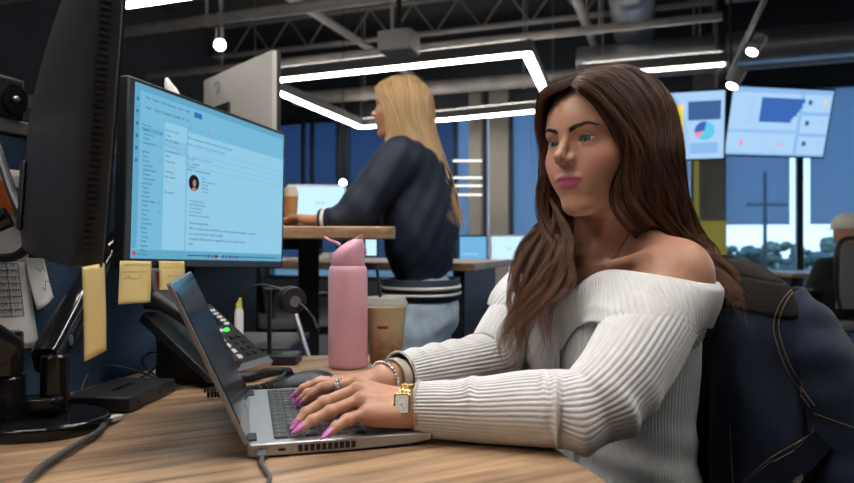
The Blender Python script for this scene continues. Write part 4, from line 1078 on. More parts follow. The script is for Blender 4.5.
at = nt.nodes.new('ShaderNodeAttribute'); at.attribute_name = 'lip'; mr = nt.nodes.new('ShaderNodeMapRange'); mr.inputs['To Min'].default_value = .46; mr.inputs['To Max'].default_value = .28
nt.links.new(at.outputs['Fac'], mr.inputs['Value']); nt.links.new(mr.outputs[0], b_.inputs['Roughness'])
n2 = nt.nodes.new('ShaderNodeTexNoise'); n2.inputs['Scale'].default_value = 900; nt.links.new(tc_.outputs['Object'], n2.inputs['Vector'])
bp = nt.nodes.new('ShaderNodeBump'); bp.inputs['Strength'].default_value = .08; bp.inputs['Distance'].default_value = .001; nt.links.new(n2.outputs['Fac'], bp.inputs['Height']); nt.links.new(bp.outputs['Normal'], b_.inputs['Normal'])

WOM = thing('person', 'dark haired woman in a white off shoulder sweater typing on the laptop', 'person', (NB[0]+.08, NB[1], .46))
vs1, fs1 = implicit(head_body := body_field, (-.06, .80, .66), (.50, 1.42, 1.30), .0016)
vs2, fs2 = implicit(hand_field(LEFT)[0], (-.20, .79, .735), (.06, .98, .83), .0010)
vs3, fs3 = implicit(hand_field(RIGHT)[0], (-.22, .93, .735), (.02, 1.10, .83), .0012)
ALLV = np.concatenate([vs1, vs2, vs3]); ALLF = np.concatenate([fs1, fs2+len(vs1), fs3+len(vs1)+len(vs2)])
q = hl(ALLV.astype(np.float32)); x, y, z = q[:, 0], q[:, 1], q[:, 2]; ax_ = np.abs(x)
sm = lambda t: np.clip(t, 0, 1)
zu = -.0488+.0012*sm((ax_-.001)/.004)*(ax_ < .005)-np.clip(ax_-.004, 0, None)*.42
zl = -.0722+.0125*(ax_/.0258)**2.4
lip = sm((zu-z)/.0010+.5)*sm((z-zl)/.0010+.5)*sm((.0252-ax_)/.001)*(y > .070)
blush = np.exp(-(((ax_-.046)/.020)**2+((z+.030)/.020)**2))*.75*(y > .02)
xe = ax_-EX; lzu, lzl = lidz(xe); e_r = np.sqrt(xe**2+(y-EY)**2+(z-EZ)**2)
lash = .8*np.exp(-((z-EZ-.06*xe-lzu-.0006)/.0009)**2)*(np.abs(xe) < .0155)*(e_r < .0168)*(y > EY)
lash = np.maximum(lash, .55*np.exp(-((z-EZ-.06*xe-lzl+.0002)/.0007)**2)*(np.abs(xe) < .0150)*(e_r < .0160)*(y > EY))
# eye shadow (make-up)
lash = np.maximum(lash, .22*np.exp(-((z-EZ-.006)/.004)**2-(xe/.014)**2)*(y > .06))
BODY = raw_mesh('body', ALLV, ALLF, M_skin, WOM, attrs=dict(lip=lip, blush=blush, lash=lash))

# ---- eyes
M_sclera = mat('eye_white', (.62, .60, .58), .12); M_iris = mat('iris', (.10, .17, .20), .15, var=.35, vscale=900); M_pupil = mat('pupil', (.006, .006, .007), .08)
M_limb = mat('iris_rim', (.03, .045, .055), .12)
for s in (1, -1):
    gz = np.array((.07 if s > 0 else .10, 1, .03)); gz = gz/np.linalg.norm(gz); xg, yg, dg_ = frame_of(gz); m = MB(); c = np.array((s*EX, EY, EZ))
    rings = []; angs = [0, 8.5, 9.0, 24, 26.5, 30, 40, 55, 75, 100, 130, 160, 179]
    pts = []
    for a in angs:
        a = math.radians(max(a, .5)); r = ER+(.0006*math.exp(-(a/.45)**4))
        pts.append([Vector(hw(c+np.array(dg_)*math.cos(a)*r+(np.array(xg)*math.cos(t)+np.array(yg)*math.sin(t))*math.sin(a)*r)) for t in [2*PI*k/36 for k in range(36)]])
    for i in range(len(pts)-1):
        m.use(0 if i < 2 else (1 if i < 3 else (2 if i < 5 else 3))); m.rings([pts[i], pts[i+1]], cap=False)
    m.build('eye', [M_pupil, M_iris, M_limb, M_sclera], WOM, world=True, smooth=80)
# ---- brows and lashes
def surf_y(x, z):
    lo_, hi_ = .03, .14
    for _ in range(24):
        mid = (lo_+hi_)/2
        if head_field(f32((x, mid, z)).reshape(1, 3))[0] < 0: lo_ = mid
        else: hi_ = mid
    return lo_
M_brow = mat('brow_hair', (.060, .034, .024), .8)
rr = random.Random(11)
for s in (1, -1):
    m = MB()
    for k in range(420):
        f = rr.random(); g = rr.uniform(-1, 1)
        bx_ = .0100+.0385*f; bz_ = .0150+.0086*math.sin(min(1, f*1.05)*PI*.58)-.0085*max(0, f-.70)**1.1*2
        th_ = (.0027*(1-f**2.0)+.0009)
        x0, z0 = bx_, bz_+g*th_; dx, dz = .0036+.002*f, .0030*(1-1.5*f)-g*.0010
        a = (x0, surf_y(x0, z0)+.0002, z0); x1, z1 = x0+dx*.6, z0+dz*.6; x2, z2 = x0+dx, z0+dz
        b1 = (x1, surf_y(x1, z1)+.0009, z1); c1 = (x2, surf_y(x2, z2)+.0004, z2)
        m.tube([Vector(hw((s*p[0], p[1], p[2]))) for p in (a, b1, c1)], [.00024, .00022, .0001], 3)
    m.build('eyebrow', M_brow, WOM, world=True)
    m = MB()
    for k in range(26):
        f = k/25; xe_ = -.0125+.0265*f; zu_, _ = lidz(np.array(xe_)); zz = float(zu_)+.06*xe_; yy = EY+math.sqrt(max(1e-6, .0153**2-xe_**2-zz**2))
        a = Vector((EX+xe_, yy, EZ+zz)); out = Vector((xe_*.35+.0008, .0052, .0014)); l = .50+.45*f
        m.tube([Vector(hw((s*p.x, p.y, p.z))) for p in (a, a+out*.5*l+V(0, 0, -.0004), a+out*l+V(.0006*f, 0, .0022*l))], [.00035, .00025, .0001], 4)
    m.build('eyelash', M_brow, WOM, world=True)

# ---- nails, rings, watch, bracelets
M_nail = mat('nail_polish', (.60, .13, .50), .12, coat=.5)
for h in (LEFT, RIGHT):
    _, ax, ws, upv = hand_field(h)
    for k, j in enumerate(h['fingers']+[h['thumb']]):
        d = j[3]-j[2]; d = d/np.linalg.norm(d); sdn = np.cross(upv, d); sdn = sdn/np.linalg.norm(sdn)
        if k == 4: d = d/np.linalg.norm(d)
        nrm = np.cross(d, sdn); nrm = nrm if nrm @ upv > 0 else -nrm
        r = (FR[k][3] if k < 4 else .0068); W_ = r*.88; c = Vector(j[3]+nrm*r*.50+d*.0000); m = MB()
        d2 = d*.97-nrm*.18
        def nail(a, b2):
            t = b2; wd_ = W_*(1 if t < .45 else max(.06, (1-((t-.45)/.55)**2))); s_ = (a-.5)*2
            return c+Vector(d2)*(-.004+.0185*t)+Vector(sdn)*wd_*s_+Vector(nrm)*(r*.55*(1-s_*s_*.75)*(.9 if t < .5 else .9-(t-.5)*.35)-.0004)
        m.grid(nail, 9, 14); m.build('fingernail', M_nail, WOM, world=True, solid=.0007, smooth=80)
M_gold = mat('gold', (.75, .52, .22), .25, 1.); M_sil = mat('silver', (.62, .60, .58), .25, 1.)
def band(c, ax, rx, ry, upv, width, th, mt, name, parent, n=48, ret=False):
    c, ax, upv = Vector(c), Vector(ax).normalized(), Vector(upv).normalized(); s_ = ax.cross(upv).normalized(); upv = s_.cross(ax)
    m = MB(); rings = []
    for k in range(n):
        t = 2*PI*k/n; o = s_*math.cos(t)*rx+upv*math.sin(t)*ry; nn = (s_*math.cos(t)/rx+upv*math.sin(t)/ry).normalized()
        rings.append([c+o+ax*a*width/2+nn*b2*th for a, b2 in ((-1, 0), (1, 0), (1, 1), (-1, 1))])
    m.rings(rings, loop=True); return m.build(name, mt, parent, world=True, smooth=40)
_, axl, wsl, upl = hand_field(LEFT); _, axr, wsr, upr = hand_field(RIGHT)
# ring on the left index finger
j = LEFT['fingers'][0]; c = j[0]*.42+j[1]*.58; d = (j[1]-j[0])/np.linalg.norm(j[1]-j[0])
m = MB(); x, y, d_3 = frame_of(d)
for k in range(14):
    t = 2*PI*k/14; m.ell(Vector(c)+(x*math.cos(t)+y*math.sin(t))*.0092+d_3*(.0016 if k % 2 else -.0016), .0024, nu=8, nv=6)
tt = [Vector(c)+(x*math.cos(t)+y*math.sin(t))*.0089 for t in [2*PI*k/30 for k in range(30)]]
m.tube(tt, .0022, 6, closed=True); m.build('finger_ring', M_sil, WOM, world=True)
j = RIGHT['fingers'][2]; c = j[0]*.5+j[1]*.5; x, y, d_3 = frame_of(j[1]-j[0])
MB().tube([Vector(c)+(x*math.cos(t)+y*math.sin(t))*.0089 for t in [2*PI*k/30 for k in range(30)]], .0016, 6, closed=True).build('finger_ring', M_sil, WOM, world=True)
# gold watch on the left wrist
cw = Vector(WRN+axl*.0155); A = Vector(axl).normalized(); nW = Vector((.05, -.93, .36)); nW = (nW-A*nW.dot(A)).normalized(); sW = nW.cross(A).normalized(); UPW = Vector(upl)
m = MB(); ss = A.cross(UPW).normalized(); u2 = ss.cross(A)
wx, wy = .0335, .0300
for k in range(40):
    t = 2*PI*k/40; o = ss*math.cos(t)*wx+u2*math.sin(t)*wy; nn = (ss*math.cos(t)/wx+u2*math.sin(t)/wy).normalized(); tg = A.cross(nn)
    if nn.dot(nW) > .93: continue
    for i in range(5):
        wdt = .0028; m.box(cw+o+A*(i-2)*.0030+tg*(.0010 if i % 2 else -.0010)+nn*.0006, (.0038, .0026, .0022), basis(tg, A, nn))
m_w = m.build('watch_bracelet', M_gold, WOM, world=True, smooth=0, bevel=.0004, seg=1)
rr_ = .0285; cf = cw+nW*(.0352); Rw = basis(A, sW if True else A, nW)
sW2 = nW.cross(A); Rw = basis(A, sW2, nW); Mw = Matrix.Translation(cf) @ Rw.to_4x4()
case = MB().prism(rrect(.0225, .0285, .004, 4), -.003, .0035, Mw).build('watch_case', M_gold, WOM, world=True, bevel=.0012)
MB().prism(rrect(.0165, .0220, .002, 4), .0034, .0038, Mw).build('watch_dial', mat('watch_dial', (.72, .70, .66), .25), case, world=True)
m = MB()
for k in range(12):
    t = 2*PI*k/12; rx, ry = .0060, .0082; s_ = max(abs(math.cos(t)), abs(math.sin(t))); px, py = math.cos(t)/s_*rx, math.sin(t)/s_*ry
    m.box(Mw @ V(px, py, .0040), (.0016, .0006, .0003), Rw @ rotz(t))
m.box(Mw @ V(.0014, .001, .0041), (.0042, .0007, .0003), Rw @ rotz(.6)); m.box(Mw @ V(-.001, .0026, .0041), (.0065, .0005, .0003), Rw @ rotz(1.9))
m.build('watch_hands', M_black, case, world=True, smooth=0)
MB().cyl(Mw @ V(.0107, 0, .0002), Mw @ V(.0132, 0, .0002), .0022, n=14).build('watch_crown', M_gold, case, world=True)
# right wrist: beige strap and silver bead bracelet
band(WRF-axr*.018, axr, .0305, .0265, upr, .014, .0022, mat('beige_strap', (.42, .36, .31), .6), 'wrist_strap', WOM)
m = MB(); A = Vector(axr).normalized(); U = Vector(upr); ss = A.cross(U).normalized(); U = ss.cross(A)
for k in range(30):
    t = 2*PI*k/30; m.ell(Vector(WRF)+A*(.002+.010*math.sin(t)*.3)+ss*math.cos(t)*.0290+U*math.sin(t)*.0248, .0028, nu=10, nv=7)
m.build('bead_bracelet', M_sil, WOM, world=True)
# necklace
nk = []
for f in np.linspace(-1, 1, 61):
    ph_ = f*math.radians(150); a_ = abs(math.degrees(ph_)); zc = float(np.interp(a_, [0, 15, 40, 70, 100, 150], [.903, .914, .950, 1.005, 1.032, 1.040]))
    dirn = Lt*math.sin(ph_)+Ft*math.cos(ph_); o0 = np.array(tw(0, -.012, zc)); rs = np.linspace(.0, .14, 141)
    dd_ = body_field((o0+dirn*rs[:, None]).astype(np.float32)); k = np.argmax(dd_ > .0012) if (dd_ > .0012).any() else 60
    nk.append(o0+dirn*rs[k])
nk = np.array(nk); nk[1:-1] = (nk[:-2]+2*nk[1:-1]+nk[2:])/4
m = MB().tube([Vector(p) for p in nk], .0007, 5); 
ch = m.build('necklace', M_sil, WOM, world=True)
m = MB()
for k in range(8): m.ell(Vector(nk[30])+Vector(Ft)*.004+V(.005*math.cos(k*PI/4), 0, -.008+.008*math.sin(k*PI/4)), .0022, nu=8, nv=6)
m.build('pendant', M_sil, ch, world=True)
m = MB().ell(Vector(nk[41]), .0020, nu=8, nv=6); m.build('bead', M_sil, ch, world=True)
# ================================================================== her hair
def scalp(x, f, dz=0.):      # helper kept for clarity: a point on the skull in head coordinates
    return np.array((x, f, dz))
def guides(side):
    """key guide curves, front to back; head coordinates for the root part, world for the rest"""
    s = side; G = []
    if s > 0:      # her left: the camera's side, falls behind the near shoulder
        G = [
         [hw((.006, .082, .098)), hw((.034, .088, .086)), hw((.058, .070, .052)), hw((.073, .048, .005)), hw((.076, .034, -.045)), pt(630, 206, 1.03), pt(650, 242, 1.08), pt(690, 266, 1.09), pt(728, 292, 1.035), pt(744, 336, 1.02)],
         [hw((.007, .066, .112)), hw((.045, .070, .100)), hw((.074, .045, .058)), hw((.084, .026, .005)), hw((.085, .018, -.045)), pt(648, 210, 1.06), pt(672, 246, 1.11), pt(708, 266, 1.09), pt(732, 294, 1.045), pt(742, 330, 1.03)],
         [hw((.007, .030, .128)), hw((.052, .026, .114)), hw((.084, .008, .062)), hw((.092, -.004, .006)), hw((.092, -.008, -.05)), pt(672, 218, 1.10), pt(696, 248, 1.12), pt(718, 276, 1.08), pt(736, 302, 1.06), pt(736, 342, 1.04)],
         [hw((.006, -.020, .134)), hw((.052, -.030, .116)), hw((.084, -.042, .062)), hw((.092, -.046, .004)), hw((.090, -.044, -.055)), pt(690, 226, 1.15), pt(706, 256, 1.14), pt(718, 286, 1.10), pt(728, 318, 1.08), pt(726, 352, 1.07)],
         [hw((.004, -.070, .118)), hw((.044, -.084, .098)), hw((.068, -.096, .050)), hw((.072, -.098, -.004)), hw((.070, -.094, -.06)), pt(692, 232, 1.20), pt(700, 264, 1.22), pt(706, 296, 1.23), pt(710, 330, 1.23), pt(710, 362, 1.23)],
         [hw((.000, -.100, .075)), hw((.030, -.112, .055)), hw((.036, -.118, .010)), hw((.036, -.116, -.030)), hw((.034, -.110, -.075)), pt(680, 236, 1.20), pt(686, 268, 1.24), pt(690, 300, 1.25), pt(692, 335, 1.25), pt(690, 368, 1.25)]]
    else:          # her right: falls in front of the far shoulder down to the chest
        G = [
         [hw((.004, .082, .098)), hw((-.026, .091, .084)), hw((-.052, .080, .050)), hw((-.068, .062, .005)), hw((-.072, .054, -.045)), hw((-.066, .060, -.100)), pt(562, 246, 1.06), pt(556, 290, 1.04), pt(536, 336, 1.03), pt(516, 388, 1.02)],
         [hw((.003, .066, .112)), hw((-.040, .074, .100)), hw((-.070, .056, .055)), hw((-.082, .040, .005)), hw((-.084, .036, -.048)), hw((-.080, .046, -.100)), pt(546, 250, 1.10), pt(542, 292, 1.06), pt(520, 340, 1.04), pt(506, 390, 1.02)],
         [hw((.003, .030, .128)), hw((-.046, .034, .114)), hw((-.080, .014, .060)), hw((-.091, .004, .005)), hw((-.092, .004, -.05)), hw((-.090, .014, -.105)), pt(534, 244, 1.15), pt(530, 290, 1.10), pt(508, 338, 1.06), pt(498, 380, 1.03)],
         [hw((.003, -.020, .134)), hw((-.048, -.026, .116)), hw((-.082, -.034, .062)), hw((-.095, -.030, .004)), hw((-.098, -.020, -.055)), hw((-.102, .002, -.11)), pt(531, 244, 1.20), pt(524, 290, 1.14), pt(512, 328, 1.09), pt(506, 366, 1.05)],
         [hw((.002, -.070, .118)), hw((-.040, -.082, .098)), hw((-.066, -.094, .050)), hw((-.074, -.094, -.004)), hw((-.076, -.086, -.06)), hw((-.080, -.070, -.115)), pt(552, 256, 1.24), pt(544, 286, 1.22), pt(540, 312, 1.20), pt(538, 340, 1.18)],
         [hw((.000, -.100, .075)), hw((-.026, -.112, .055)), hw((-.036, -.116, .010)), hw((-.036, -.114, -.030)), hw((-.036, -.108, -.075)), hw((-.040, -.100, -.12)), pt(606, 262, 1.28), pt(604, 292, 1.29), pt(602, 322, 1.30), pt(602, 352, 1.30)]]
    G = np.array(G)
    G[:, 0] += RH[:, 0]*.011; G[:, 1] += RH[:, 0]*.004*s
    for g in G:
        l = (g-hc) @ RH; zz_ = l[:, 2]; l[:, 2] = np.where(zz_ > .02, .02+(zz_-.02)*.83, zz_); k = zz_ > .02; g[k] = (l @ RH.T+hc)[k]
    return G
NS = 34
def cr_np(p, n):
    k = len(p); t = np.linspace(0, k-1, n); i = np.minimum(t.astype(int), k-2); f = (t-i)[:, None]
    ext = np.concatenate([[2*p[0]-p[1]], p, [2*p[-1]-p[-2]]])
    a, b, c, d = ext[i], ext[i+1], ext[i+2], ext[i+3]
    return .5*((2*b)+(-a+c)*f+(2*a-5*b+4*c-d)*f*f+(-a+3*b-3*c+d)*f**3)
def loft(G, n=NS):
    return np.stack([cr_np(g, n) for g in G])       # guides x n x 3
class Locks:
    def __init__(s): s.v = []; s.f = []; s.n = 0; s.t = []; s.r = []
    def strand(s, p, r0, r1=None, sides=3, tone=.5):
        k = len(p); T = np.gradient(p, axis=0); T /= np.linalg.norm(T, axis=1)[:, None]+1e-9
        ref = np.array((0.31, .77, .55)); x = np.cross(T, ref); x /= np.linalg.norm(x, axis=1)[:, None]+1e-9; y = np.cross(T, x)
        rad = r0*np.clip(np.minimum(1, (1-np.linspace(0, 1, k))*3.0+.12), 0, 1)
        ring = [p+(x*math.cos(2*PI*j/sides)+y*math.sin(2*PI*j/sides))*rad[:, None] for j in range(sides)]
        s.v.append(np.stack(ring, 1).reshape(-1, 3))
        i = np.arange(k-1)[:, None]*sides; j = np.arange(sides)[None]; j2 = (j+1) % sides
        s.f.append((np.stack([i+j, i+j2, i+sides+j2, i+sides+j], -1).reshape(-1, 4))+s.n); s.n += k*sides
        s.t.append(np.full(k*sides, tone)); s.r.append(np.repeat(np.linspace(0, 1, k), sides))
    def build(s, name, m, parent, label=None):
        o = raw_mesh(name, np.concatenate(s.v), np.concatenate(s.f), m, parent, attrs=dict(tone=np.concatenate(s.t), along=np.concatenate(s.r)))
        if label: o['label'] = label
        return o
def hair_mat(name, c0, c1, tip, rough=.42):
    m = bpy.data.materials.new(name); m.use_nodes = True; nt = m.node_tree; b_ = nt.nodes['Principled BSDF']; b_.inputs['Roughness'].default_value = rough; b_.inputs['Specular IOR Level'].default_value = .45
    at = nt.nodes.new('ShaderNodeAttribute'); at.attribute_name = 'tone'; a2 = nt.nodes.new('ShaderNodeAttribute'); a2.attribute_name = 'along'
    m1 = nt.nodes.new('ShaderNodeMix'); m1.data_type = 'RGBA'; m1.inputs['A'].default_value = (*c0, 1); m1.inputs['B'].default_value = (*c1, 1); nt.links.new(at.outputs['Fac'], m1.inputs['Factor'])
    pw = nt.nodes.new('ShaderNodeMath'); pw.operation = 'POWER'; pw.inputs[1].default_value = 1.6; nt.links.new(a2.outputs['Fac'], pw.inputs[0])
    ml_ = nt.nodes.new('ShaderNodeMath'); ml_.operation = 'MULTIPLY'; ml_.inputs[1].default_value = .75; nt.links.new(pw.outputs[0], ml_.inputs[0])
    m2 = nt.nodes.new('ShaderNodeMix'); m2.data_type = 'RGBA'; nt.links.new(m1.outputs['Result'], m2.inputs['A']); m2.inputs['B'].default_value = (*tip, 1); nt.links.new(ml_.outputs[0], m2.inputs['Factor'])
    nt.links.new(m2.outputs['Result'], b_.inputs['Base Color']); return m
M_hair = hair_mat('brunette_hair', (.022, .011, .008), (.125, .055, .031), (.28, .125, .066))
R_ = np.random.default_rng(4)
LK = Locks()
def bilerp(L, s_):
    g = s_*(L.shape[0]-1); i = min(int(g), L.shape[0]-2); f = g-i
    ext = lambda k: L[min(max(k, 0), L.shape[0]-1)]
    a, b, c, d = ext(i-1), ext(i), ext(i+1), ext(i+2)
    return .5*((2*b)+(-a+c)*f+(2*a-5*b+4*c-d)*f*f+(-a+3*b-3*c+d)*f**3)
TT = np.linspace(0, 1, NS)
def fill(side, nclump, per, smax_=1.0):
    L = loft(guides(side)); ctr = hc+RH @ np.array((0, -.01, 0.))
    for c in range(nclump):
        s_ = (c+R_.random())/nclump*smax_
        base = bilerp(L, s_)
        out = base-np.array((ctr[0], ctr[1], 0)); out[:, 2] = (base[:, 2]-ctr[2])*np.clip(1-TT*3, 0, 1); out /= np.linalg.norm(out, axis=1)[:, None]+1e-9
        nb = bilerp(L, min(1, s_+.05))-base; nb /= np.linalg.norm(nb, axis=1)[:, None]+1e-6
        layer = R_.uniform(-1, .75)
        thick = np.interp(TT, [0, .12, .45, .7, 1], [.0015, .007, .014, .018, .014])
        lat = np.interp(TT, [0, .2, .6, 1], [.001, .003, .014, .018])
        ph = R_.normal()*.40+s_*5+(0 if side > 0 else 2); fr = R_.uniform(3.3, 3.9); wv_ = np.interp(TT, [0, .30, .55, .8, 1], [0, .002, .014, .023, .020])*(1 if side < 0 else .7)
        wave = np.sin(TT*fr*2*PI*.9+ph); wave2 = np.cos(TT*fr*2*PI*.9+ph)
        cc = base+out*(layer*thick+wave2*wv_*.7)[:, None]+nb*(R_.normal()*lat+wave*wv_)[:, None]
        tone0 = np.clip(R_.normal(.45, .32), 0, 1); endc = R_.uniform(.86, 1.0)
        tight = np.interp(TT, [0, .2, .55, .85, 1], [1.1, 1.2, 1.0, .8, .35])
        for k in range(per):
            a, r = R_.uniform(0, 2*PI), math.sqrt(R_.random())
            dx, dy = math.cos(a)*r, math.sin(a)*r
            sp = np.interp(TT, [0, .15, .5, 1], [.0035, .0045, .0058, .0065])*tight
            p = cc+nb*(dx*sp)[:, None]+out*(dy*sp*.55)[:, None]
            p = p+(R_.normal(size=3)*.0012)[None]*TT[:, None]**1.5+np.sin(TT*R_.uniform(8, 16)+R_.uniform(0, 6))[:, None]*R_.normal(size=3)*.0006*TT[:, None]
            e = endc*R_.uniform(.90, 1.0); n = max(12, int(NS*e)); p = p[:n]
            # keep it outside the head and body
            LK.strand(p, R_.uniform(.00034, .00052), tone=float(np.clip(tone0+R_.normal(0, .14), 0, 1)))
fill(1, 105, 22); fill(-1, 105, 22)
# push the strands out of the skin and of the shoulders
def push_out(LK, clear=.0015, field=None):
    V_ = np.concatenate(LK.v).astype(np.float32); fld = field or body_field
    for _ in range(3):
        d = np.concatenate([fld(c) for c in np.array_split(V_, max(1, len(V_)//200000))]); m = d < clear
        if not m.any(): break
        p = V_[m]; eps = 1e-3; d0 = d[m]
        g = np.stack([fld(p+np.eye(3, dtype=np.float32)[k]*eps)-d0 for k in range(3)], 1)/eps
        g /= np.linalg.norm(g, axis=1)[:, None]+1e-6; V_[m] = p+g*(clear-d0)[:, None]
    o = 0
    for i, v in enumerate(LK.v): LK.v[i] = V_[o:o+len(v)].astype(float); o += len(v)
push_out(LK)
# stray hairs
L1, L2 = loft(guides(1)), loft(guides(-1))
for k in range(150):
    L = L1 if k % 2 else L2; base = bilerp(L, R_.random()); out = base-hc; out[:, 2] *= np.clip(1-TT, 0, 1); out /= np.linalg.norm(out, axis=1)[:, None]
    am = abs(R_.normal(0, .010)); p = base+out*(.006+am*np.sin(TT*PI*R_.uniform(.6, 1.4))**2)[:, None]+R_.normal(size=3)*.006*TT[:, None]**1.5
    LK.strand(p[R_.integers(0, 6):R_.integers(22, NS)], .00016, tone=.8)
HAIR = LK.build('hair', M_hair, WOM)
# the dense hair next to the scalp
def scalp_field(q):
    l = hl(q); x = np.abs(l[:, 0]); p = np.stack([x, l[:, 1], l[:, 2]], 1)
    d = s_ell(p, (0, -.016, .030), (.0775, .0985, .0795))
    d = smin(d, s_ell(p, (0, -.050, -.03), (.070, .062, .075)), .03)
    face = np.maximum(s_ell(p, (0, .100, -.030), (.064, .078, .124)), -100)
    return smax(d, -face, .01)
sv, sf = implicit(scalp_field, (.12, .93, 1.0), (.46, 1.26, 1.31), .004)
raw_mesh('scalp_hair', sv, sf, M_hair, WOM, attrs=dict(tone=np.full(len(sv), .1), along=np.zeros(len(sv))))
# ================================================================== the white sweater
M_knit = mat('white_knit', (.66, .65, .64), .9, var=.05, vscale=60, bump=.35, bscale=1400, sheen=.15)
M_knit2 = mat('white_knit_inside', (.60, .56, .48), .9)
M_btn = mat('pearl_button', (.68, .67, .64), .3)
def ribp(ph, n): return np.abs(np.cos(n*ph/2))**.7-.6
def folds(u, ph, lst):
    r = 0
    for u0, w_, ph0, wp, a in lst: r = r+a*np.exp(-((u-u0)/w_)**2)*np.exp(-(np.angle(np.exp(1j*(ph-ph0)))/wp)**2)
    return r
def sleeve(path, rad, nrib, amp, nseg, nlen, fl, ref):
    p = np.array([tuple(q) for q in spline(path, nlen)]); u = np.linspace(0, 1, nlen)
    r = cr_np(np.stack([np.array(rad)]*3, 1), nlen)[:, 0]
    T = np.gradient(p, axis=0); T /= np.linalg.norm(T, axis=1)[:, None]
    x = np.array(ref, float); X = []
    for t in T: x = x-t*(x @ t); x = x/np.linalg.norm(x); X.append(x)
    X = np.array(X); Y = np.cross(T, X); ph = np.linspace(0, 2*PI, nseg, endpoint=False)
    U, PH = np.meshgrid(u, ph, indexing='ij')
    rr_ = r[:, None]*(1+.03*np.sin(PH*2+U*7)+.02*np.sin(PH*3-U*11))+amp*ribp(PH, nrib)+folds(U, PH, fl)
    pts = p[:, None]+(X[:, None]*np.cos(PH)[..., None]+Y[:, None]*np.sin(PH)[..., None])*rr_[..., None]
    f = []
    i = np.arange(nlen-1)[:, None]*nseg; j = np.arange(nseg)[None]; j2 = (j+1) % nseg
    return pts.reshape(-1, 3), np.stack([i+j, i+j2, i+nseg+j2, i+nseg+j], -1).reshape(-1, 4)
up3 = (0, 0, 1)
SWE = None
an = WRN-ELN; an = an/np.linalg.norm(an)
pathN = [tw(.128, -.010, .868), SHN*.70+ELN*.30+np.array((.006, -.006, -.006)), SHN*.45+ELN*.55+np.array((.006, -.004, 0)), SHN*.17+ELN*.83+np.array((.006, 0, .004)), ELN+np.array((-.010, .003, .004)), ELN*.78+WRN*.22+np.array((0, 0, .002)), ELN*.62+WRN*.38+np.array((0, 0, .002)), ELN*.38+WRN*.62, WRN-an*.010, WRN+an*.003]
rr = random.Random(21)
flN = [(.40, .014, -1.9, .8, .009), (.44, .013, -1.4, .9, -.006), (.475, .014, -1.7, 1.0, .011), (.52, .014, -1.2, .9, -.008), (.55, .014, -1.0, .8, .010), (.60, .016, -.6, .9, .004), (.80, .009, -.2, .8, .0065), (.835, .012, 0, 1.1, -.002), (.945, .013, 0, 2.4, .0035), (.965, .010, 2, 3, -.001), (.33, .02, -2.2, .8, .004)]
vN, fN_ = sleeve(pathN, [.052, .056, .0605, .0570, .0520, .0495, .0475, .0415, .0345, .0335], 46, .0017, 46*6, 190, flN, up3)
af = WRF-ELF; af = af/np.linalg.norm(af)
pathF = [tw(-.140, -.012, .875), SHF*.70+ELF*.30, SHF*.30+ELF*.70, SHF*.05+ELF*.95+np.array((.004, 0, -.002)), ELF*.85+WRF*.15, ELF*.5+WRF*.5, WRF-af*.040, WRF-af*.028]
flF = [(.46, .014, 1.5, 1.2, .006), (.50, .013, 1.3, 1.2, -.004), (.54, .014, 1.6, 1.2, .007), (.60, .014, 1.2, 1.2, -.004), (.64, .014, 1.2, 1.2, .005), (.72, .012, .6, 1.2, .004), (.80, .012, .4, 1.2, .003), (.93, .014, 0, 3, .003)]
vF, fF_ = sleeve(pathF, [.060, .055, .052, .050, .047, .042, .0360, .0350], 44, .0017, 44*6, 150, flF, up3)
# body of the sweater
def tr_(f): return np.array([tuple(v) for v in f])
zz = np.linspace(.47, .915, 120); nph = 128*5
def prof(zs, tab): t = np.array(tab); return np.interp(zs, t[:, 0], t[:, 1])
A_ = prof(zz, [(.47, .172), (.54, .158), (.62, .136), (.70, .134), (.78, .146), (.86, .158), (.915, .165)])
B_ = prof(zz, [(.47, .122), (.54, .112), (.62, .100), (.70, .102), (.78, .112), (.86, .108), (.915, .098)])
ks = np.ones(9)/9
A_ = np.convolve(np.pad(A_, 4, mode='edge'), ks, 'valid'); B_ = np.convolve(np.pad(B_, 4, mode='edge'), ks, 'valid')
ph = np.linspace(0, 2*PI, nph, endpoint=False)
Z2, PH2 = np.meshgrid(zz, ph, indexing='ij'); c_, s_2 = np.cos(PH2), np.sin(PH2)
spw = lambda v, n: np.sign(v)*np.abs(v)**(2/n)
lat = spw(s_2, 2.4)*A_[:, None]; fro = spw(c_, 2.2)*B_[:, None]
bust = .024*np.exp(-((Z2-.795)/.055)**2)*(np.exp(-((PH2-.62)/.42)**2)+np.exp(-((PH2-2*PI+.62)/.42)**2))
wr = .0022*np.sin(Z2*95+PH2*3)*np.exp(-((Z2-.64)/.07)**2)+.003*np.sin(Z2*60-PH2*2)*np.exp(-((Z2-.56)/.05)**2)
sc_ = 1+(bust+wr+.0015*ribp(PH2, 128))/np.sqrt(lat**2+fro**2)
lat, fro = lat*sc_, fro*sc_
cf_ = -.035*(.955-Z2)/.45
pts = np.array((NB[0], NB[1], 0))+Lt*lat[..., None]+Ft*(fro+cf_)[..., None]; pts[..., 2] = Z2
i = np.arange(119)[:, None]*nph; j = np.arange(nph)[None]; j2 = (j+1) % nph
vT, fT = pts.reshape(-1, 3), np.stack([i+j, i+j2, i+nph+j2, i+nph+j], -1).reshape(-1, 4)
SWE = raw_mesh('sweater', np.concatenate([vT, vN, vF]), np.concatenate([fT, fN_+len(vT), fF_+len(vT)+len(vN)]), M_knit, WOM)
WM[SWE.name] = WM[WOM.name]
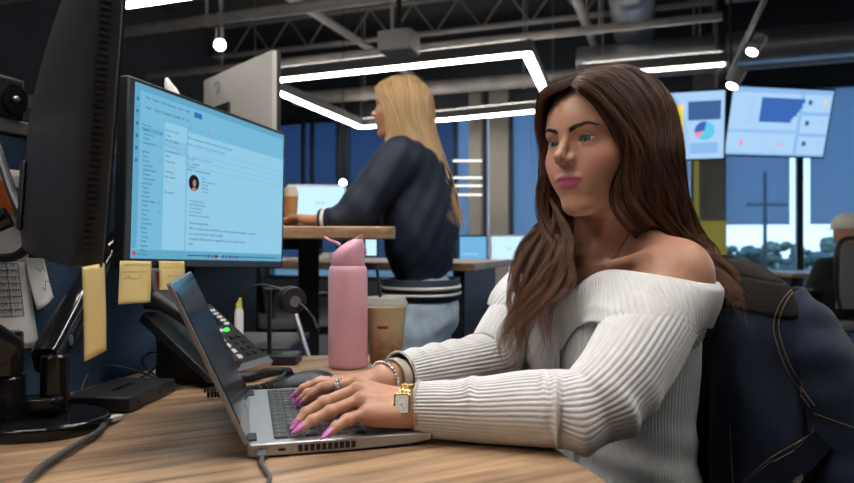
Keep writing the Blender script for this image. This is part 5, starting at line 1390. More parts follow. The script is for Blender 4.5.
# fold-over collar, off both shoulders
g0, g1 = math.radians(4), math.radians(356); nc = 230*5
def per(tab, x):
    t = np.array(tab); return np.interp(np.degrees(np.minimum(x, 2*PI-x)), t[:, 0], t[:, 1])
phc = np.linspace(g0, g1, nc); bb = np.linspace(0, 1, 26)
smooth_ = lambda a, k=41: np.convolve(np.pad(a, k//2, mode='edge'), np.hanning(k+2)[1:-1]/np.hanning(k+2)[1:-1].sum(), 'valid')
top = smooth_(per([(0, .890), (20, .918), (40, .944), (58, .951), (75, .941), (90, .929), (120, .930), (150, .936), (180, .94)], phc), 121)
drop = per([(0, .058), (9, .090), (16, .080), (26, .067), (45, .068), (75, .074), (90, .066), (180, .066)], phc); drop = smooth_(drop, 15)
PHC, BB = np.meshgrid(phc, bb, indexing='ij')
def under(q):      # shoulders and sleeves the collar lies on
    d = s_ell((q-f32(*tw(0, -.004, .86))) @ np.stack([Lt, Ft, f32(0, 0, 1)], 1).astype(np.float32), (0, 0, 0), (.172, .112, .16))
    for sh, el in ((SHN, ELN), (SHF, ELF)): d = smin(d, s_cap(q, sh, sh*.5+el*.5, .060, .063), .03); d = smin(d, s_ell(q, sh+np.array((0, 0, -.012)), (.056, .056, .058)), .02)
    return d
phq = np.linspace(0, 2*PI, 180, endpoint=False); bq = np.linspace(0, 1, 8)
tq_ = np.interp(phq, phc, top); dq_ = np.interp(phq, phc, drop)
rs = np.linspace(.34, .05, 146); RQ = np.zeros((180, 8))
for kk, bv_ in enumerate(bq):
    zc = tq_-np.minimum(dq_, .074)*bv_
    o_3 = np.array((NB[0], NB[1], 0)); dr = Lt*np.sin(phq)[:, None]+Ft*np.cos(phq)[:, None]
    pp_ = (o_3+dr[:, None]*rs[None, :, None]); pp_[..., 2] = zc[:, None]
    dd_ = under(pp_.reshape(-1, 3).astype(np.float32)).reshape(180, -1); k = np.argmax(dd_ < .004, axis=1); RQ[:, kk] = np.where((dd_ < .004).any(1), rs[k], .10)
kern = np.hanning(13); kern /= kern.sum()
for kk in range(8):
    w3 = np.concatenate([RQ[-20:, kk], RQ[:, kk], RQ[:20, kk]]); w3 = np.maximum(w3, np.convolve(w3, kern, 'same')); w3 = np.convolve(w3, kern, 'same'); RQ[:, kk] = w3[20:-20]
RQ = np.maximum.accumulate(RQ, axis=1)*.35+RQ*.65
xi = PHC/(2*PI)*180; i0 = np.floor(xi).astype(int) % 180; i1 = (i0+1) % 180; fx_ = xi-np.floor(xi)
yi = np.clip(BB*7, 0, 6.999); j0 = yi.astype(int); fy_ = yi-j0
RR_ = (RQ[i0, j0]*(1-fx_)+RQ[i1, j0]*fx_)*(1-fy_)+(RQ[i0, j0+1]*(1-fx_)+RQ[i1, j0+1]*fx_)*fy_
RR_ = RR_-.002+.0030*np.abs(np.cos(PHC*86))**.7*np.clip(BB*8, 0, 1)-.004*np.exp(-(BB/.10)**2)+.003*np.sin(PI*BB)
pts = np.array((NB[0], NB[1], 0))+Lt*(np.sin(PHC)*RR_)[..., None]+Ft*(np.cos(PHC)*RR_)[..., None]
pts[..., 2] = top[:, None]-drop[:, None]*BB+.002*np.sin(PHC*9)*BB
i = np.arange(nc-1)[:, None]*26; j = np.arange(25)[None]
COL = raw_mesh('collar', pts.reshape(-1, 3), np.stack([i+j, i+j+1, i+26+j+1, i+26+j], -1).reshape(-1, 4), M_knit, SWE)
b_ = COL.modifiers.new('solid', 'SOLIDIFY'); b_.thickness = .003; b_.offset = -1
# placket with buttons
def front(l, z, off=.004):
    a = float(np.interp(z, zz, A_)); b2 = float(np.interp(z, zz, B_)); f = b2*(max(0, 1-(abs(l)/a)**2.4))**(1/2.2)
    f += .016*math.exp(-((z-.795)/.055)**2)*math.exp(-((abs(l)-.06)/.05)**2)
    return Vector(tw(l, f+off-.035*(.955-z)/.45, z))
m = MB().grid(lambda a, b2: front(-.014+.030*a, .885-.36*b2, .0055-.004*abs(a-.5)**2), 8, 40)
m.build('placket', M_knit, SWE, world=True, solid=.002, smooth=70)
for z in (.872, .842, .800, .750, .690):
    c = front(.004, z, .009); n_ = Vector(Ft); x, y, d = frame_of(n_); Mx = Matrix.Translation(c) @ basis(x, y, d).to_4x4()
    MB().lathe([(.001, .0), (.0062, 0), (.0068, .001), (.0062, .0022), (.0045, .0018), (.001, .0016)], Mx, 20).build('button', M_btn, SWE, world=True)
# trousers and shoes (below the desk)
hipc = np.array((NB[0], NB[1], 0))-Ft*.045
def trouser_field(q):
    d = s_ell((q-f32(hipc[0], hipc[1], .52)) @ np.stack([Lt, Ft, f32(0, 0, 1)], 1).astype(np.float32), (0, 0, 0), (.175, .135, .10))
    for s in (1, -1):
        hp_ = hipc+Lt*s*.085+np.array((0, 0, .525)); kn = hipc+Lt*s*.10+Ft*.43+np.array((0, 0, .515)); ft = hipc+Lt*s*.10+Ft*.40+np.array((0, 0, .10))
        d = smin(d, s_cap(q, hp_, kn, .082, .060), .03); d = smin(d, s_cap(q, kn, ft, .058, .048), .02)
    return d
tv, tf = implicit(trouser_field, (-.35, .7, .03), (.65, 1.5, .66), .009)
raw_mesh('trousers', tv, tf, mat('dark_trousers', (.02, .02, .024), .85, bump=.2, bscale=400), WOM)
for s in (1, -1):
    ft = hipc+Lt*s*.10+Ft*.44
    def shoe(q, ft=ft): return smax(smin(s_cap(q, ft-Ft*.07+np.array((0, 0, .045)), ft+Ft*.10+np.array((0, 0, .032)), .040, .034), s_cap(q, ft-Ft*.05+np.array((0, 0, .05)), ft-Ft*.05+np.array((0, 0, .11)), .042, .046), .02), -(q[:, 2]-.002), .004)
    sv, sf = implicit(shoe, tuple(ft+np.array((-.22, -.22, -.02))), tuple(ft+np.array((.22, .22, .2))), .006)
    raw_mesh('shoe', sv, sf, mat('black_leather', (.015, .015, .016), .35), WOM)

# ================================================================== her chair with the denim jacket
Fc = np.array((-.93, -.367, 0)); Lc = np.array((.367, -.93, 0)); CB = np.array((.462, 1.232, 0))           # chair back centre
def cw_(l, f, z): return Vector(CB+Lc*l+Fc*f+np.array((0, 0, z)))
RC = basis(Vector(Lc), Vector(Fc), V(0, 0, 1))
M_chair = mat('grey_chair_mesh', (.075, .075, .08), .8, var=.2, vscale=300, bump=.4, bscale=600); M_chairp = mat('chair_plastic', (.12, .12, .125), .5)
t = thing('office_chair', 'grey office chair the dark haired woman sits on, mostly covered by a denim jacket', 'chair', cw_(0, .26, 0), math.atan2(-Lc[1], -Lc[0]))
def local_box(name, c, sz, mt, bev): return MB().box(c, sz).build(name, mt, t, bevel=bev, seg=4)
m = MB(); rings = []
for k in range(13):
    z = .50+.40*k/12; hw_ = .215-.03*(k/12)**2; yb = -.26-.012*math.sin(PI*k/12)+.0
    rings.append([V(x, yb+y+.05*(x/.22)**2, z) for x, y in rrect(2*hw_, .05, .022, 5)])
m.rings(rings).build('backrest', M_chair, t, smooth=60, bevel=.008)
m = MB(); m.rings([[V(x, y+.0, z) for x, y in rrect(.48-i, .46-i, .09, 6)] for z, i in ((.40, .03), (.41, 0), (.435, 0), (.452, .03))]); m.build('seat', M_chair, t, smooth=50)
MB().cyl((0, 0, .10), (0, 0, .40), .028, n=20).build('gas_lift', M_steel, t)
for k in range(5):
    a = 2*PI*k/5+.3; q = V(.28*math.cos(a), .28*math.sin(a), .075)
    MB().tube([V(0, 0, .11), q*.5+V(0, 0, .055), q], [.026, .022, .016], 10).build('leg', M_chairp, t)
    MB().cyl(q+V(-.01*math.sin(a)-.012, .01*math.cos(a), -.046), q+V(-.01*math.sin(a)+.012, .01*math.cos(a), -.046), .028, n=20).build('caster', M_black, t)
MB().tube([V(0, -.14, .39), V(0, -.24, .42), V(0, -.29, .60)], .022, 10).build('back_bracket', M_chairp, t)

M_denim = mat('dark_denim', (.0055, .013, .034), .85, var=.35, vscale=45, bump=.5, bscale=900, sheen=.1)
M_litbrown = mat('brown_lit_cloth', (.009, .007, .006), .9, var=.3, vscale=120, bump=.5, bscale=500)  # brown of the overhead light put into the jacket top's colour
M_stitch = mat('tan_stitching', (.26, .19, .11), .7)
JK = thing('denim_jacket', 'dark blue denim jacket hung over the back of the woman\'s chair', 'jacket', cw_(0, 0, .5), math.atan2(Lc[1], Lc[0]))
jn = 90; jz = 46
def jpt(a, b2):
    """a: round from the near front edge over the near side and the back to the far front edge; b2: hem to shoulder line"""
    ph = math.radians(36)+a*math.radians(288); z = .36+.585*b2
    tpr = 1-.10*max(0, (b2-.80)/.20)**1.6
    la = (.255-.015*b2)*tpr; fb = .082+.018*math.sin(PI*min(1, b2*1.1))
    if b2 > .84: fb *= 1-.55*((b2-.84)/.16)**1.5
    n = 2.3; l = math.copysign(abs(math.sin(ph))**(2/n), math.sin(ph))*la; f = math.copysign(abs(math.cos(ph))**(2/n), math.cos(ph))*fb
    w_ = .010*math.sin(ph*5+b2*6)*(1-b2)+.006*math.sin(ph*9-b2*9)*(1-b2*.7)+.004*math.sin(ph*3+b2*17)
    kk = 1+w_/max(.05, math.hypot(l, f))
    z -= .024*max(0, abs(l)/.24)**2.2*max(0, (b2-.55)/.45)
    return cw_(l*kk, f*kk+.004, z)
m = MB().grid(jpt, jn, jz); jm = m.build('body_panel', M_denim, JK, world=True, solid=.004, smooth=80)
# shoulder yoke closing the top
def yoke(a, b2):
    q = jpt(a, 1.0-.20*(1-b2) if b2 < .6 else .92+.08*(b2-.6)/.4); c = cw_(0, -.02, .955)
    return q
rings = []
m = MB()
def top_(a, b2):
    q = jpt(a, 1.0); ph = math.radians(36)+a*math.radians(288); e_ = cw_(.085*math.sin(ph), .045*math.cos(ph)-.01, .958)
    return q.lerp(e_, b2)+V(0, 0, .012*math.sin(PI*b2))
m.grid(top_, jn, 10); m.build('shoulder_yoke', M_litbrown, JK, world=True, solid=.004, smooth=80)
def ypt(a, b2):
    q = jpt(a, .915+.085*b2); c = cw_(0, 0, q.z); o = (q-c); return q+o.normalized()*.004
m = MB().grid(ypt, jn, 10); m.build('chest_lit_band', M_litbrown, JK, world=True, solid=.003, smooth=80)  # band that carries the brown overhead light down the chest
m = MB().grid(lambda a, b2: cw_((.090+.016*b2)*math.sin(math.radians(30)+a*math.radians(300)), (.052+.016*b2)*math.cos(math.radians(30)+a*math.radians(300))-.01, .955+.020*math.sin(PI*.5*b2)-.055*max(0, b2-.3)), 50, 8)
m.build('collar', M_litbrown, JK, world=True, solid=.005, smooth=80)
from mathutils.bvhtree import BVHTree
def bvh_of(objs):
    vs, fs = [], []
    for o in objs:
        b0 = len(vs); vs += [WM[o.name] @ v.co for v in o.data.vertices]; fs += [tuple(b0+i for i in p.vertices) for p in o.data.polygons]
    return BVHTree.FromPolygons(vs, fs)
def cast(bv, u, v, lift=.004):
    d = V((u-CX)/F, 1, (CY-v)/F).normalized(); h = bv.ray_cast(V(0, 0, CZ), d)
    if h[0] is None: return None
    n = h[1] if h[1].dot(d) < 0 else -h[1]
    return h[0]+n*lift
# near sleeve: a hollow tube falling from the shoulder
for s, nm in ((1, 'sleeve'), (-1, 'sleeve')):
    if s > 0: q0, q1, q2, q3, q4 = P(776, 306, 1.07), P(800, 334, 1.05), P(827, 384, 1.03), P(850, 436, 1.015), P(870, 510, 1.0)
    else: q0, q1, q2, q3, q4 = cw_(-.215, .012, .872), cw_(-.265, .03, .78), cw_(-.30, .035, .66), cw_(-.325, .03, .54), cw_(-.335, .02, .42)
    pa = spline([q0, q1, q2, q3, q4], 40); m = MB(); rings = []
    rd_ = [.046, .058, .068, .070, .068]
    for k, q in enumerate(pa):
        f = k/39; r = float(np.interp(f, [0, .25, .5, .75, 1], rd_)); tq = (pa[min(39, k+1)]-pa[max(0, k-1)]).normalized(); x, y, _ = frame_of(tq, V(*Lc))
        ring = []
        for j in range(48):
            a = 2*PI*j/48; w_ = 1+.05*math.sin(a*2+f*9)+.035*math.sin(a*3+f*21)+.03*math.sin(f*34+a)
            ring.append(q+x*math.cos(a)*r*w_*.86+y*math.sin(a)*r*w_*1.0)
        rings.append(ring)
    m.rings(rings, cap=False); o = m.build('sleeve', M_denim, JK, world=True, smooth=80, solid=.004)
    m = MB().rings([rings[-3], [q+(q-pa[-2])*.06 for q in rings[-2]], [q+(q-pa[-1])*.06 for q in rings[-1]]], cap=False); m.build('cuff', M_denim, JK, world=True, smooth=80, solid=.006)
bv = bvh_of([c for c in JK.children])
def stitch(name, pts, r=.0007, dash=True):
    path = [cast(bv, u, v, .0035) for u, v in spline2(pts, 70)]; path = [p for p in path if p is not None]; m = MB()
    for k in range(0, len(path)-1): 
        a, b2 = path[k], path[k+1]
        if (b2-a).length < .03: m.tube([a, a.lerp(b2, .72)], r, 5)
    if m.v: m.build(name, M_stitch, JK, world=True)
def spline2(pts, n): return [(q.x, q.y) for q in spline([V(u, v, 0) for u, v in pts], n)]
arm1 = [(803, 284), (792, 292), (783, 306), (778, 326), (783, 348), (793, 372), (806, 392), (816, 405)]
stitch('armhole_stitching', arm1); stitch('armhole_stitching', [(u-5, v+1) for u, v in arm1])
stitch('panel_stitching', [(731, 425), (732, 455), (734, 490)]); stitch('panel_stitching', [(815, 412), (835, 420), (856, 428)])
# pocket flap with button
ol = [(742, 484), (770, 462), (795, 446), (817, 430), (822, 436), (834, 447), (815, 470), (800, 490), (770, 500), (745, 500)]
fl_ = [cast(bv, u, v, .006) for u, v in ol]; fl_ = [p for p in fl_ if p is not None]
if len(fl_) > 4:
    m = MB(); n_ = len(fl_); cdir = -Vector((0, 1, 0)); c0_ = sum(fl_, V(0, 0, 0))/n_
    m.add(fl_+[p+V(0, .004, 0) for p in fl_], [tuple(range(n_)), tuple(range(2*n_-1, n_-1, -1))]+[(k, (k+1) % n_, n_+(k+1) % n_, n_+k) for k in range(n_)])
    m.build('pocket_flap', M_denim, JK, world=True, smooth=30)
for off in (0, 6):
    stitch('pocket_stitching', [(744, 486-off), (770, 464-off), (795, 448-off), (816, 433-off)])
stitch('pocket_stitching', [(820, 438), (831, 448), (813, 470), (802, 484)])
q = cast(bv, 791, 474, .009)
if q is not None:
    d = (V(0, 0, CZ)-q).normalized(); x, y, d = frame_of(d); Mx = Matrix.Translation(q) @ basis(x, y, d).to_4x4()
    MB().lathe([(.001, 0), (.0085, 0), (.0095, .002), (.0085, .0035), (.006, .0030), (.001, .0034)], Mx, 24).build('button', mat('dull_metal_button', (.20, .18, .16), .35, .9), JK, world=True)
    m = MB().box((0, .013, -.001), (.0035, .010, .002)); m.v = [tuple(Mx @ Vector(p)) for p in m.v]; m.build('buttonhole', M_stitch, JK, world=True)
# ================================================================== the room behind
# ---- height adjustable desk with the neighbour's monitor
zs = 1.035
e0 = P(398, 232, 2.03); e0.z = 0; dA = RM @ V(1, 0, 0); dB = RM @ V(0, 1, 0)
t = thing('standing_desk', 'raised standing desk with a wooden top at which the blonde colleague works', 'desk', e0+rotz(math.radians(12)) @ V(-.75, .30, 0), math.radians(12)); t_sd = t
pl = [(p[0], p[1]) for p in rrect(1.5, .60, .05, 6)]
MB().prism(pl, zs-.038, zs).build('tabletop', [M_oak2 := wood_mat('oak_laminate_far', (.22, .125, .065), (.42, .27, .16), .2)], t, bevel=.004)
for x in (-.55, .50):
    MB().box((x, .06, zs-.05), (.06, .50, .03)).build('top_bracket', M_black, t); MB().box((x, .06, .55), (.07, .05, .96)).build('leg', M_black, t, bevel=.004); MB().box((x, .06, .03), (.08, .54, .05)).build('foot', M_black, t, bevel=.006)
MB().box((0, .10, zs-.055), (1.0, .05, .035)).build('cross_rail', M_black, t)
# its monitor, seen from behind
pr, pl_ = P(277, 51, 2.12), P(208, 83, 2.52); hgt = .345
dx = (pr-pl_); dx.z = 0; wN = dx.length; dx.normalize(); nz = V(dx.y, -dx.x, 0)     # toward the camera
bz = pr.z-hgt
t = thing('monitor', 'silver grey monitor seen from behind, on the standing desk', 'monitor', V(pl_.x, pl_.y, bz), math.atan2(dx.y, dx.x))
M_mback = mat('monitor_back_silver', (.50, .48, .45), .40, .3)
m = MB(); rings = []
for k in range(9):
    z = hgt*k/8; e = math.sin(PI*k/8)**.5
    rings.append([V(x, y, z) for x, y in [(0, 0), (0, -.016)]+[(wN*j/10, -.018-.022*math.sin(PI*j/10)**.6*e) for j in range(1, 10)]+[(wN, -.016), (wN, 0)]])
m.rings(rings).build('casing', M_mback, t, smooth=50)
MB().box((wN/2, .006, hgt/2), (wN+.004, .014, hgt+.004)).build('front_frame', M_black, t, bevel=.002)
MB().box((wN*.42, -.041, hgt*.48), (.11, .012, .11)).build('mount_pocket', M_black, t, bevel=.002)
m = MB().tube([V(wN*.33+.022*math.cos(a), -.0415, hgt*.83+.022*math.sin(a)) for a in [2*PI*k/24 for k in range(24)]], .002, 6, closed=True); m.build('round_emblem', M_steel, t)
MB().cyl((wN*.42, -.045, hgt*.48), (wN*.42, -.085, hgt*.48), .028, n=20).build('tilt_joint', M_black, t)
MB().tube([(wN*.42, -.08, hgt*.48), (wN*.40, -.10, hgt*.2), (wN*.40, .06, zs-bz+.05), (wN*.40, .10, zs-bz+.005)], .018, 10).build('arm', M_black, t)
# things on the standing desk
q = P(290.5, 224, 2.35); t = thing('tall_drink_cup', 'tall iced drink with a foam top on the standing desk', 'cup', (q.x, q.y, zs))
MB().lathe([(.001, 0), (.020, 0), (.026, .11), (.001, .11)], None, 24).build('cup', mat('caramel_drink', (.50, .26, .10), .3), t, smooth=40)
MB().lathe([(.001, .110), (.0265, .110), (.027, .122), (.020, .140), (.010, .150), (.001, .153)], None, 24).build('foam_top', mat('cream_foam', (.70, .62, .50), .7), t, smooth=60)
def panel_screen(name, label, cat, c, w_, h_, face, parts, stand=None, tilt=0., up0=0., frame=.010, th=.02, mtf=None, grp=None, fm=None):
    """a flat screen centred on c and facing the horizontal direction `face`"""
    n = V(face[0], face[1], 0).normalized(); x = V(-n.y, n.x, 0); R = basis(x, -n, V(0, 0, 1)) @ Matrix.Rotation(tilt, 3, 'X')
    t = thing(name, label, cat, c, R=R, group=grp)
    MB().box((0, th/2+.001, 0), (w_, th, h_)).build('casing', fm or M_black, t, bevel=.003)
    m = MB(); mats_ = []
    for i, (x0, x1, z0, z1, mt) in enumerate(parts):
        if mt not in mats_: mats_.append(mt)
        y = -.0006-.0006*i; m.use(mats_.index(mt))
        if callable(x1): 
            vs = x1(); m.add([(a, y, b2) for a, b2 in vs], [tuple(range(len(vs)))])
        else:
            X0, X1, Z0, Z1 = [(-w_/2+frame)+(w_-2*frame)*a for a in (x0, x1)]+[(-h_/2+frame)+(h_-2*frame)*a for a in (z0, z1)]
            m.add([(X0, y, Z0), (X1, y, Z0), (X1, y, Z1), (X0, y, Z1)], [(0, 1, 2, 3)])
    m.build('display', mats_, t, smooth=0)
    return t
E_pale = emat('far_screen_pale', (.55, .82, .95), 1.15); E_blue = emat('far_screen_blue', (.16, .48, .78), 1.0); E_mid = emat('far_screen_mid', (.40, .66, .88), 1.1); E_line = emat('far_screen_line', (.25, .50, .75), .9)
q = P(320, 204, 3.5); face = (-q.x, -q.y)
t = panel_screen('monitor', 'bright white blue monitor beyond the standing desk, left of the blonde colleague', 'monitor', q, .27, .20, face, [(0, 1, 0, 1, E_pale), (.4, .6, .5, .56, E_mid)], fm=M_white)
MB().box((0, .012, -.20), (.03, .01, .24)).build('stand', M_black, t)
# lower desk behind it
q = P(330, 262, 2.85); zl_ = .905
t = thing('side_desk', 'wooden side desk seen under the standing desk, scattered with papers', 'desk', V(q.x, q.y+.35, 0), TH); 
MB().box((0, .0, zl_-.015), (1.5, .66, .03)).build('tabletop', M_oak2, t, bevel=.003)
for x in (-.66, .66): MB().box((x, 0, (zl_-.03)/2), (.05, .5, zl_-.03)).build('leg', M_black, t)
for k, (u, s_, l) in enumerate(((292, .20, 'white paper sheet on the side desk, leftmost under the standing desk'), (318, .16, 'white paper sheet on the side desk beside the pink bottle'), (340, .12, 'white paper sheet on the side desk just right of the leftmost sheets'))):
    q = P(u, 259, 3.02+.06*k); o = tag(MB().box((0, 0, 0), (s_, .14, .012+.01*k)).build('paper_stack', M_paper, bevel=.001), l, 'paper', 'papers on the side desk'); o.location = (q.x, q.y, zl_+.007+.005*k); o.rotation_euler = (0, 0, .3*k); WM[o.name] = Matrix.Identity(4)
q = P(371, 255, 3.15); panel_screen('tablet', 'small bright tablet standing on the side desk behind the pink bottle cap', 'tablet', V(q.x, q.y, zl_+.085), .07, .15, (-q.x, -q.y), [(0, 1, 0, 1, E_pale)])
# ---- dark task chair between the desks
def task_chair(label, loc, rz, back_h, M_b, seat_z=.47, grp=None):
    t = thing('task_chair', label, 'chair', loc, rz, group=grp)
    m = MB(); rings = []
    for k in range(11):
        z = seat_z+.10+back_h*k/10; w_ = .44-.05*(k/10)**2
        rings.append([V(x, .23+.03*math.sin(PI*k/10)+y+.25*(x*x), z) for x, y in rrect(w_, .03, .012, 4)])
    m.rings(rings).build('backrest', M_b, t, smooth=60)
    m = MB(); 
    m.tube(spline([V(-.20, .25, seat_z+.10), V(-.235, .27, seat_z+.10+back_h*.5), V(-.20, .26, seat_z+.10+back_h), V(0, .245, seat_z+.115+back_h), V(.20, .26, seat_z+.10+back_h), V(.235, .27, seat_z+.10+back_h*.5), V(.20, .25, seat_z+.10)], 40), .014, 8); m.build('back_frame', M_black, t)
    m = MB(); m.rings([[V(x, y, z) for x, y in rrect(.48-i, .46-i, .08, 5)] for z, i in ((seat_z-.05, .03), (seat_z-.03, 0), (seat_z, .0), (seat_z+.012, .04))]); m.build('seat', M_b, t, smooth=50)
    for s in (-1, 1):
        MB().tube([V(s*.24, .05, seat_z-.03), V(s*.27, .05, seat_z+.10), V(s*.27, .03, seat_z+.19)], .014, 8).build('arm_post', M_black, t); MB().box((s*.27, .0, seat_z+.20), (.07, .25, .028)).build('armrest', M_black, t, bevel=.012)
    MB().cyl((0, 0, .10), (0, 0, seat_z-.04), .026, n=18).build('gas_lift', M_steel, t); MB().tube([V(0, .05, seat_z-.06), V(0, .22, seat_z-.03), V(0, .25, seat_z+.18)], .022, 8).build('back_bracket', M_black, t)
    for k in range(5):
        a = 2*PI*k/5+.3; q = V(.29*math.cos(a), .29*math.sin(a), .07); MB().tube([V(0, 0, .11), q], [.024, .016], 8).build('leg', M_black, t); MB().ell(q-V(0, 0, .042), .027, nu=12, nv=8).build('caster', M_black, t)
    return t
M_cb = mat('chair_black_mesh', (.025, .027, .032), .8, bump=.4, bscale=500); M_cg = mat('chair_grey_mesh', (.16, .16, .17), .8, bump=.4, bscale=500)
task_chair('black task chair far behind the headset, beyond the side desk', (-.85, 4.3, 0), math.radians(120), .36, M_cb)
t = thing('floor_stand', 'slim silver pole leaning beside the black chair behind the headset', 'stand', P(306, 350, 1.75)*1.0)
MB().tube([P(288, 290, 1.78), P(308, 356, 1.72), P(316, 470, 1.66)], .007, 8).build('pole', M_steel, t, world=True)
q = P(316, 500, 1.66); MB().cyl(V(q.x, q.y, 0), V(q.x, q.y, .02), .12, n=24).build('base', M_black, t, world=True); MB().tube([P(316, 470, 1.66), V(q.x, q.y, .02)], .007, 8).build('lower_pole', M_steel, t, world=True)
# clutter behind the telephone: small marker bottle
q = P(241, 326, 1.9); t = thing('marker_bottle', 'small white bottle with a yellow cap standing behind the telephone', 'bottle', V(q.x, 1.88, .7205))
MB().lathe([(.001, 0), (.012, 0), (.012, .075), (.008, .085), (.001, .085)], None, 18).build('body', M_white, t, smooth=40); MB().lathe([(.001, .085), (.009, .085), (.007, .112), (.001, .113)], None, 18).build('cap', M_yellow, t, smooth=40)
q = P(275, 345, 2.05); t = thing('storage_cabinet', 'low navy cabinet behind the desk, under the telephone headset', 'cabinet', V(-.53, 1.88, 0))
M_navy = mat('navy_laminate', (.022, .04, .075), .6)
MB().box((0, 0, .355), (.34, .28, .70)).build('body', M_navy, t, bevel=.004); 
for s in (-1, 1): MB().box((s*.083, -.145, .36), (.160, .014, .66)).build('door', M_navy, t, bevel=.003)
MB().box((0, 0, .712), (.36, .30, .016)).build('top', M_black, t, bevel=.003)
for c in list(t.children): pass

# ---- far desks with two monitors, centre
q = P(492, 293, 3.6); zf = q.z
t = thing('far_desk', 'far light wooden desk between the two women', 'desk', V(q.x+.05, q.y+.35, 0), TH)
MB().box((0, 0, zf-.012), (.95, .60, .026)).build('tabletop', M_oak2, t, bevel=.003)
for s in (-1, 1): MB().box((s*.42, 0, (zf-.03)/2), (.05, .5, zf-.03)).build('leg', M_black, t)
MB().box((0, -.22, zf*.5), (.80, .03, zf*.7)).build('modesty_panel', M_navy, t)
def far_monitor(label, u0, u1, v0, v1, Y, parts, fm):
    a, b2 = P(u0, v1, Y), P(u1, v0, Y); c = (a+b2)/2
    t = panel_screen('monitor', label, 'monitor', c, b2.x-a.x, b2.z-a.z, (-c.x*.6, -c.y), parts, fm=fm)
    h = c.z-zf; MB().box((0, .02, -h/2), (.022, .010, h)).build('stand', fm, t); MB().box((0, .02, -h+.006), (.10, .08, .010)).build('base', fm, t)
far_monitor('far blue monitor on the wooden desk just right of the blonde colleague', 458, 488, 235, 264, 3.85, [(0, 1, 0, 1, E_blue), (0, 1, .62, .72, E_line), (.0, 1, .80, .84, E_line), (.1, .7, .3, .34, E_mid)], M_black)
far_monitor('far pale blue monitor on the wooden desk, beside the dark haired woman\'s hair', 490, 532, 235, 265, 3.95, [(0, 1, 0, 1, E_pale), (.4, .5, .5, .6, E_mid)], M_white)
q = P(472, 290, 3.72); o = tag(MB().box((0, 0, 0), (.13, .10, .06)).build('white_box', M_white, bevel=.008), 'small white box on the far wooden desk, left of the pale monitor', 'box'); o.location = (q.x, q.y, zf+.032)
# ---- hanging screens
E_tv = emat('tv_pale', (.27, .50, .86), 1.0); E_tv2 = emat('tv_white', (.42, .66, .95), 1.0); E_bar = emat('tv_bar_blue', (.05, .16, .52), .9); E_ph = emat('tv_photo_navy', (.05, .13, .32), 1.0); E_yl = emat('tv_yellow', (.80, .62, .08), 1.3); E_ln = emat('tv_line', (.30, .52, .80), 1.2); E_rd = emat('tv_red', (.75, .25, .30), 1.2); E_gr = emat('tv_teal', (.10, .50, .70), 1.2); E_dk = emat('tv_dark', (.05, .12, .30), 1.0); E_or = emat('tv_orange', (.8, .55, .2), 1.2)
al_ = math.radians(11); fx = (math.sin(al_), -math.cos(al_)); TW, TH2 = .975, .585
def circ(cx, cz, r, a0=0, a1=360): return lambda: ([(cx, cz)] if a1-a0 < 360 else [])+[(cx+r*math.cos(math.radians(a0+(a1-a0)*k/24)), cz+r*math.sin(math.radians(a0+(a1-a0)*k/24))) for k in range(25)]
steps = lambda: [(-.20, .20), (.21, .20), (.21, .165), (.19, .165), (.19, .12), (.17, .12), (.17, .09), (.15, .09), (.15, .055), (.12, .055), (.12, .03), (.10, .03), (.10, .0), (-.20, .0)]
pt_ = [(0, 1, 0, 1, E_tv), (0, .68, .38, .99, E_tv2), (0, .68, .03, .34, E_tv2), (.71, .99, .03, .30, E_tv2), (.71, .99, .35, .62, E_tv2), (.71, .99, .67, .97, E_tv2), (0, 1, .93, 1, E_tv), (0, steps, 0, 0, E_bar)]
for k in range(7): pt_.append((.17, .225, .48+.055*k, .50+.055*k, E_ln))
for k in range(3): pt_ += [(.75, .79, .16+.31*k, .23+.31*k, E_dk), (.90, .94, .18+.31*k, .24+.31*k, E_or if k == 2 else E_ln)]
pt_ += [(.34, .345, .03, .34, E_ln), (.12, .15, .14, .22, E_rd), (.50, .56, .16, .18, E_rd), (.08, .14, .06, .08, E_ln), (.42, .5, .06, .08, E_ln), (0, .68, .355, .365, E_ln)]
c2 = P(779.5, 122.5, 5.7); t = panel_screen('hanging_screen', 'wide wall screen with a blue bar chart dashboard, hanging at the upper right', 'screen', c2, TW, TH2, fx, pt_, tilt=math.radians(13), frame=.016, th=.05); tv2 = t
al1 = math.radians(-16); f1 = (math.sin(al1), -math.cos(al1)); c1 = P(664, 127, 5.75)
t1 = panel_screen('hanging_screen', 'hanging screen with a pie chart and yellow panel, partly behind the woman\'s hair', 'screen', c1, TW, TH2, f1,
   [(0, 1, 0, 1, E_tv2), (.30, .66, .08, .82, E_yl), (.70, .97, .58, .86, E_ph), (.0, .28, .1, .8, E_tv), (0, circ(.32, -.045, .078), 0, 0, E_gr), (0, circ(.32, -.045, .078, 80, 190), 0, 0, E_bar), (0, circ(.32, -.045, .078, 190, 230), 0, 0, E_rd), (.72, .95, .08, .24, E_tv)], tilt=math.radians(11), frame=.016, th=.05)
for tt_, l in ((tv2, 0), (t1, 1)):
    Mi = WM[tt_.name]; q = Mi @ V(0, .06, .1); MB().tube([q, V(q.x, 6.15, q.z+.1), P(715 if l else 725, 95, 6.2)], .025, 10).build('mount_arm', M_black, tt_, world=True); MB().box((0, .055, .05), (.3, .03, .25)).build('mount_plate', M_black, tt_)
q = P(720, 100, 6.3); tag(MB().box((0, 0, 0), (.07, .07, 2.2)).build('ceiling_post', M_black), 'black post dropping from the ceiling between the two hanging screens', 'post'); o = bpy.data.objects['ceiling_post']; o.location = (q.x, q.y, HC-1.1)
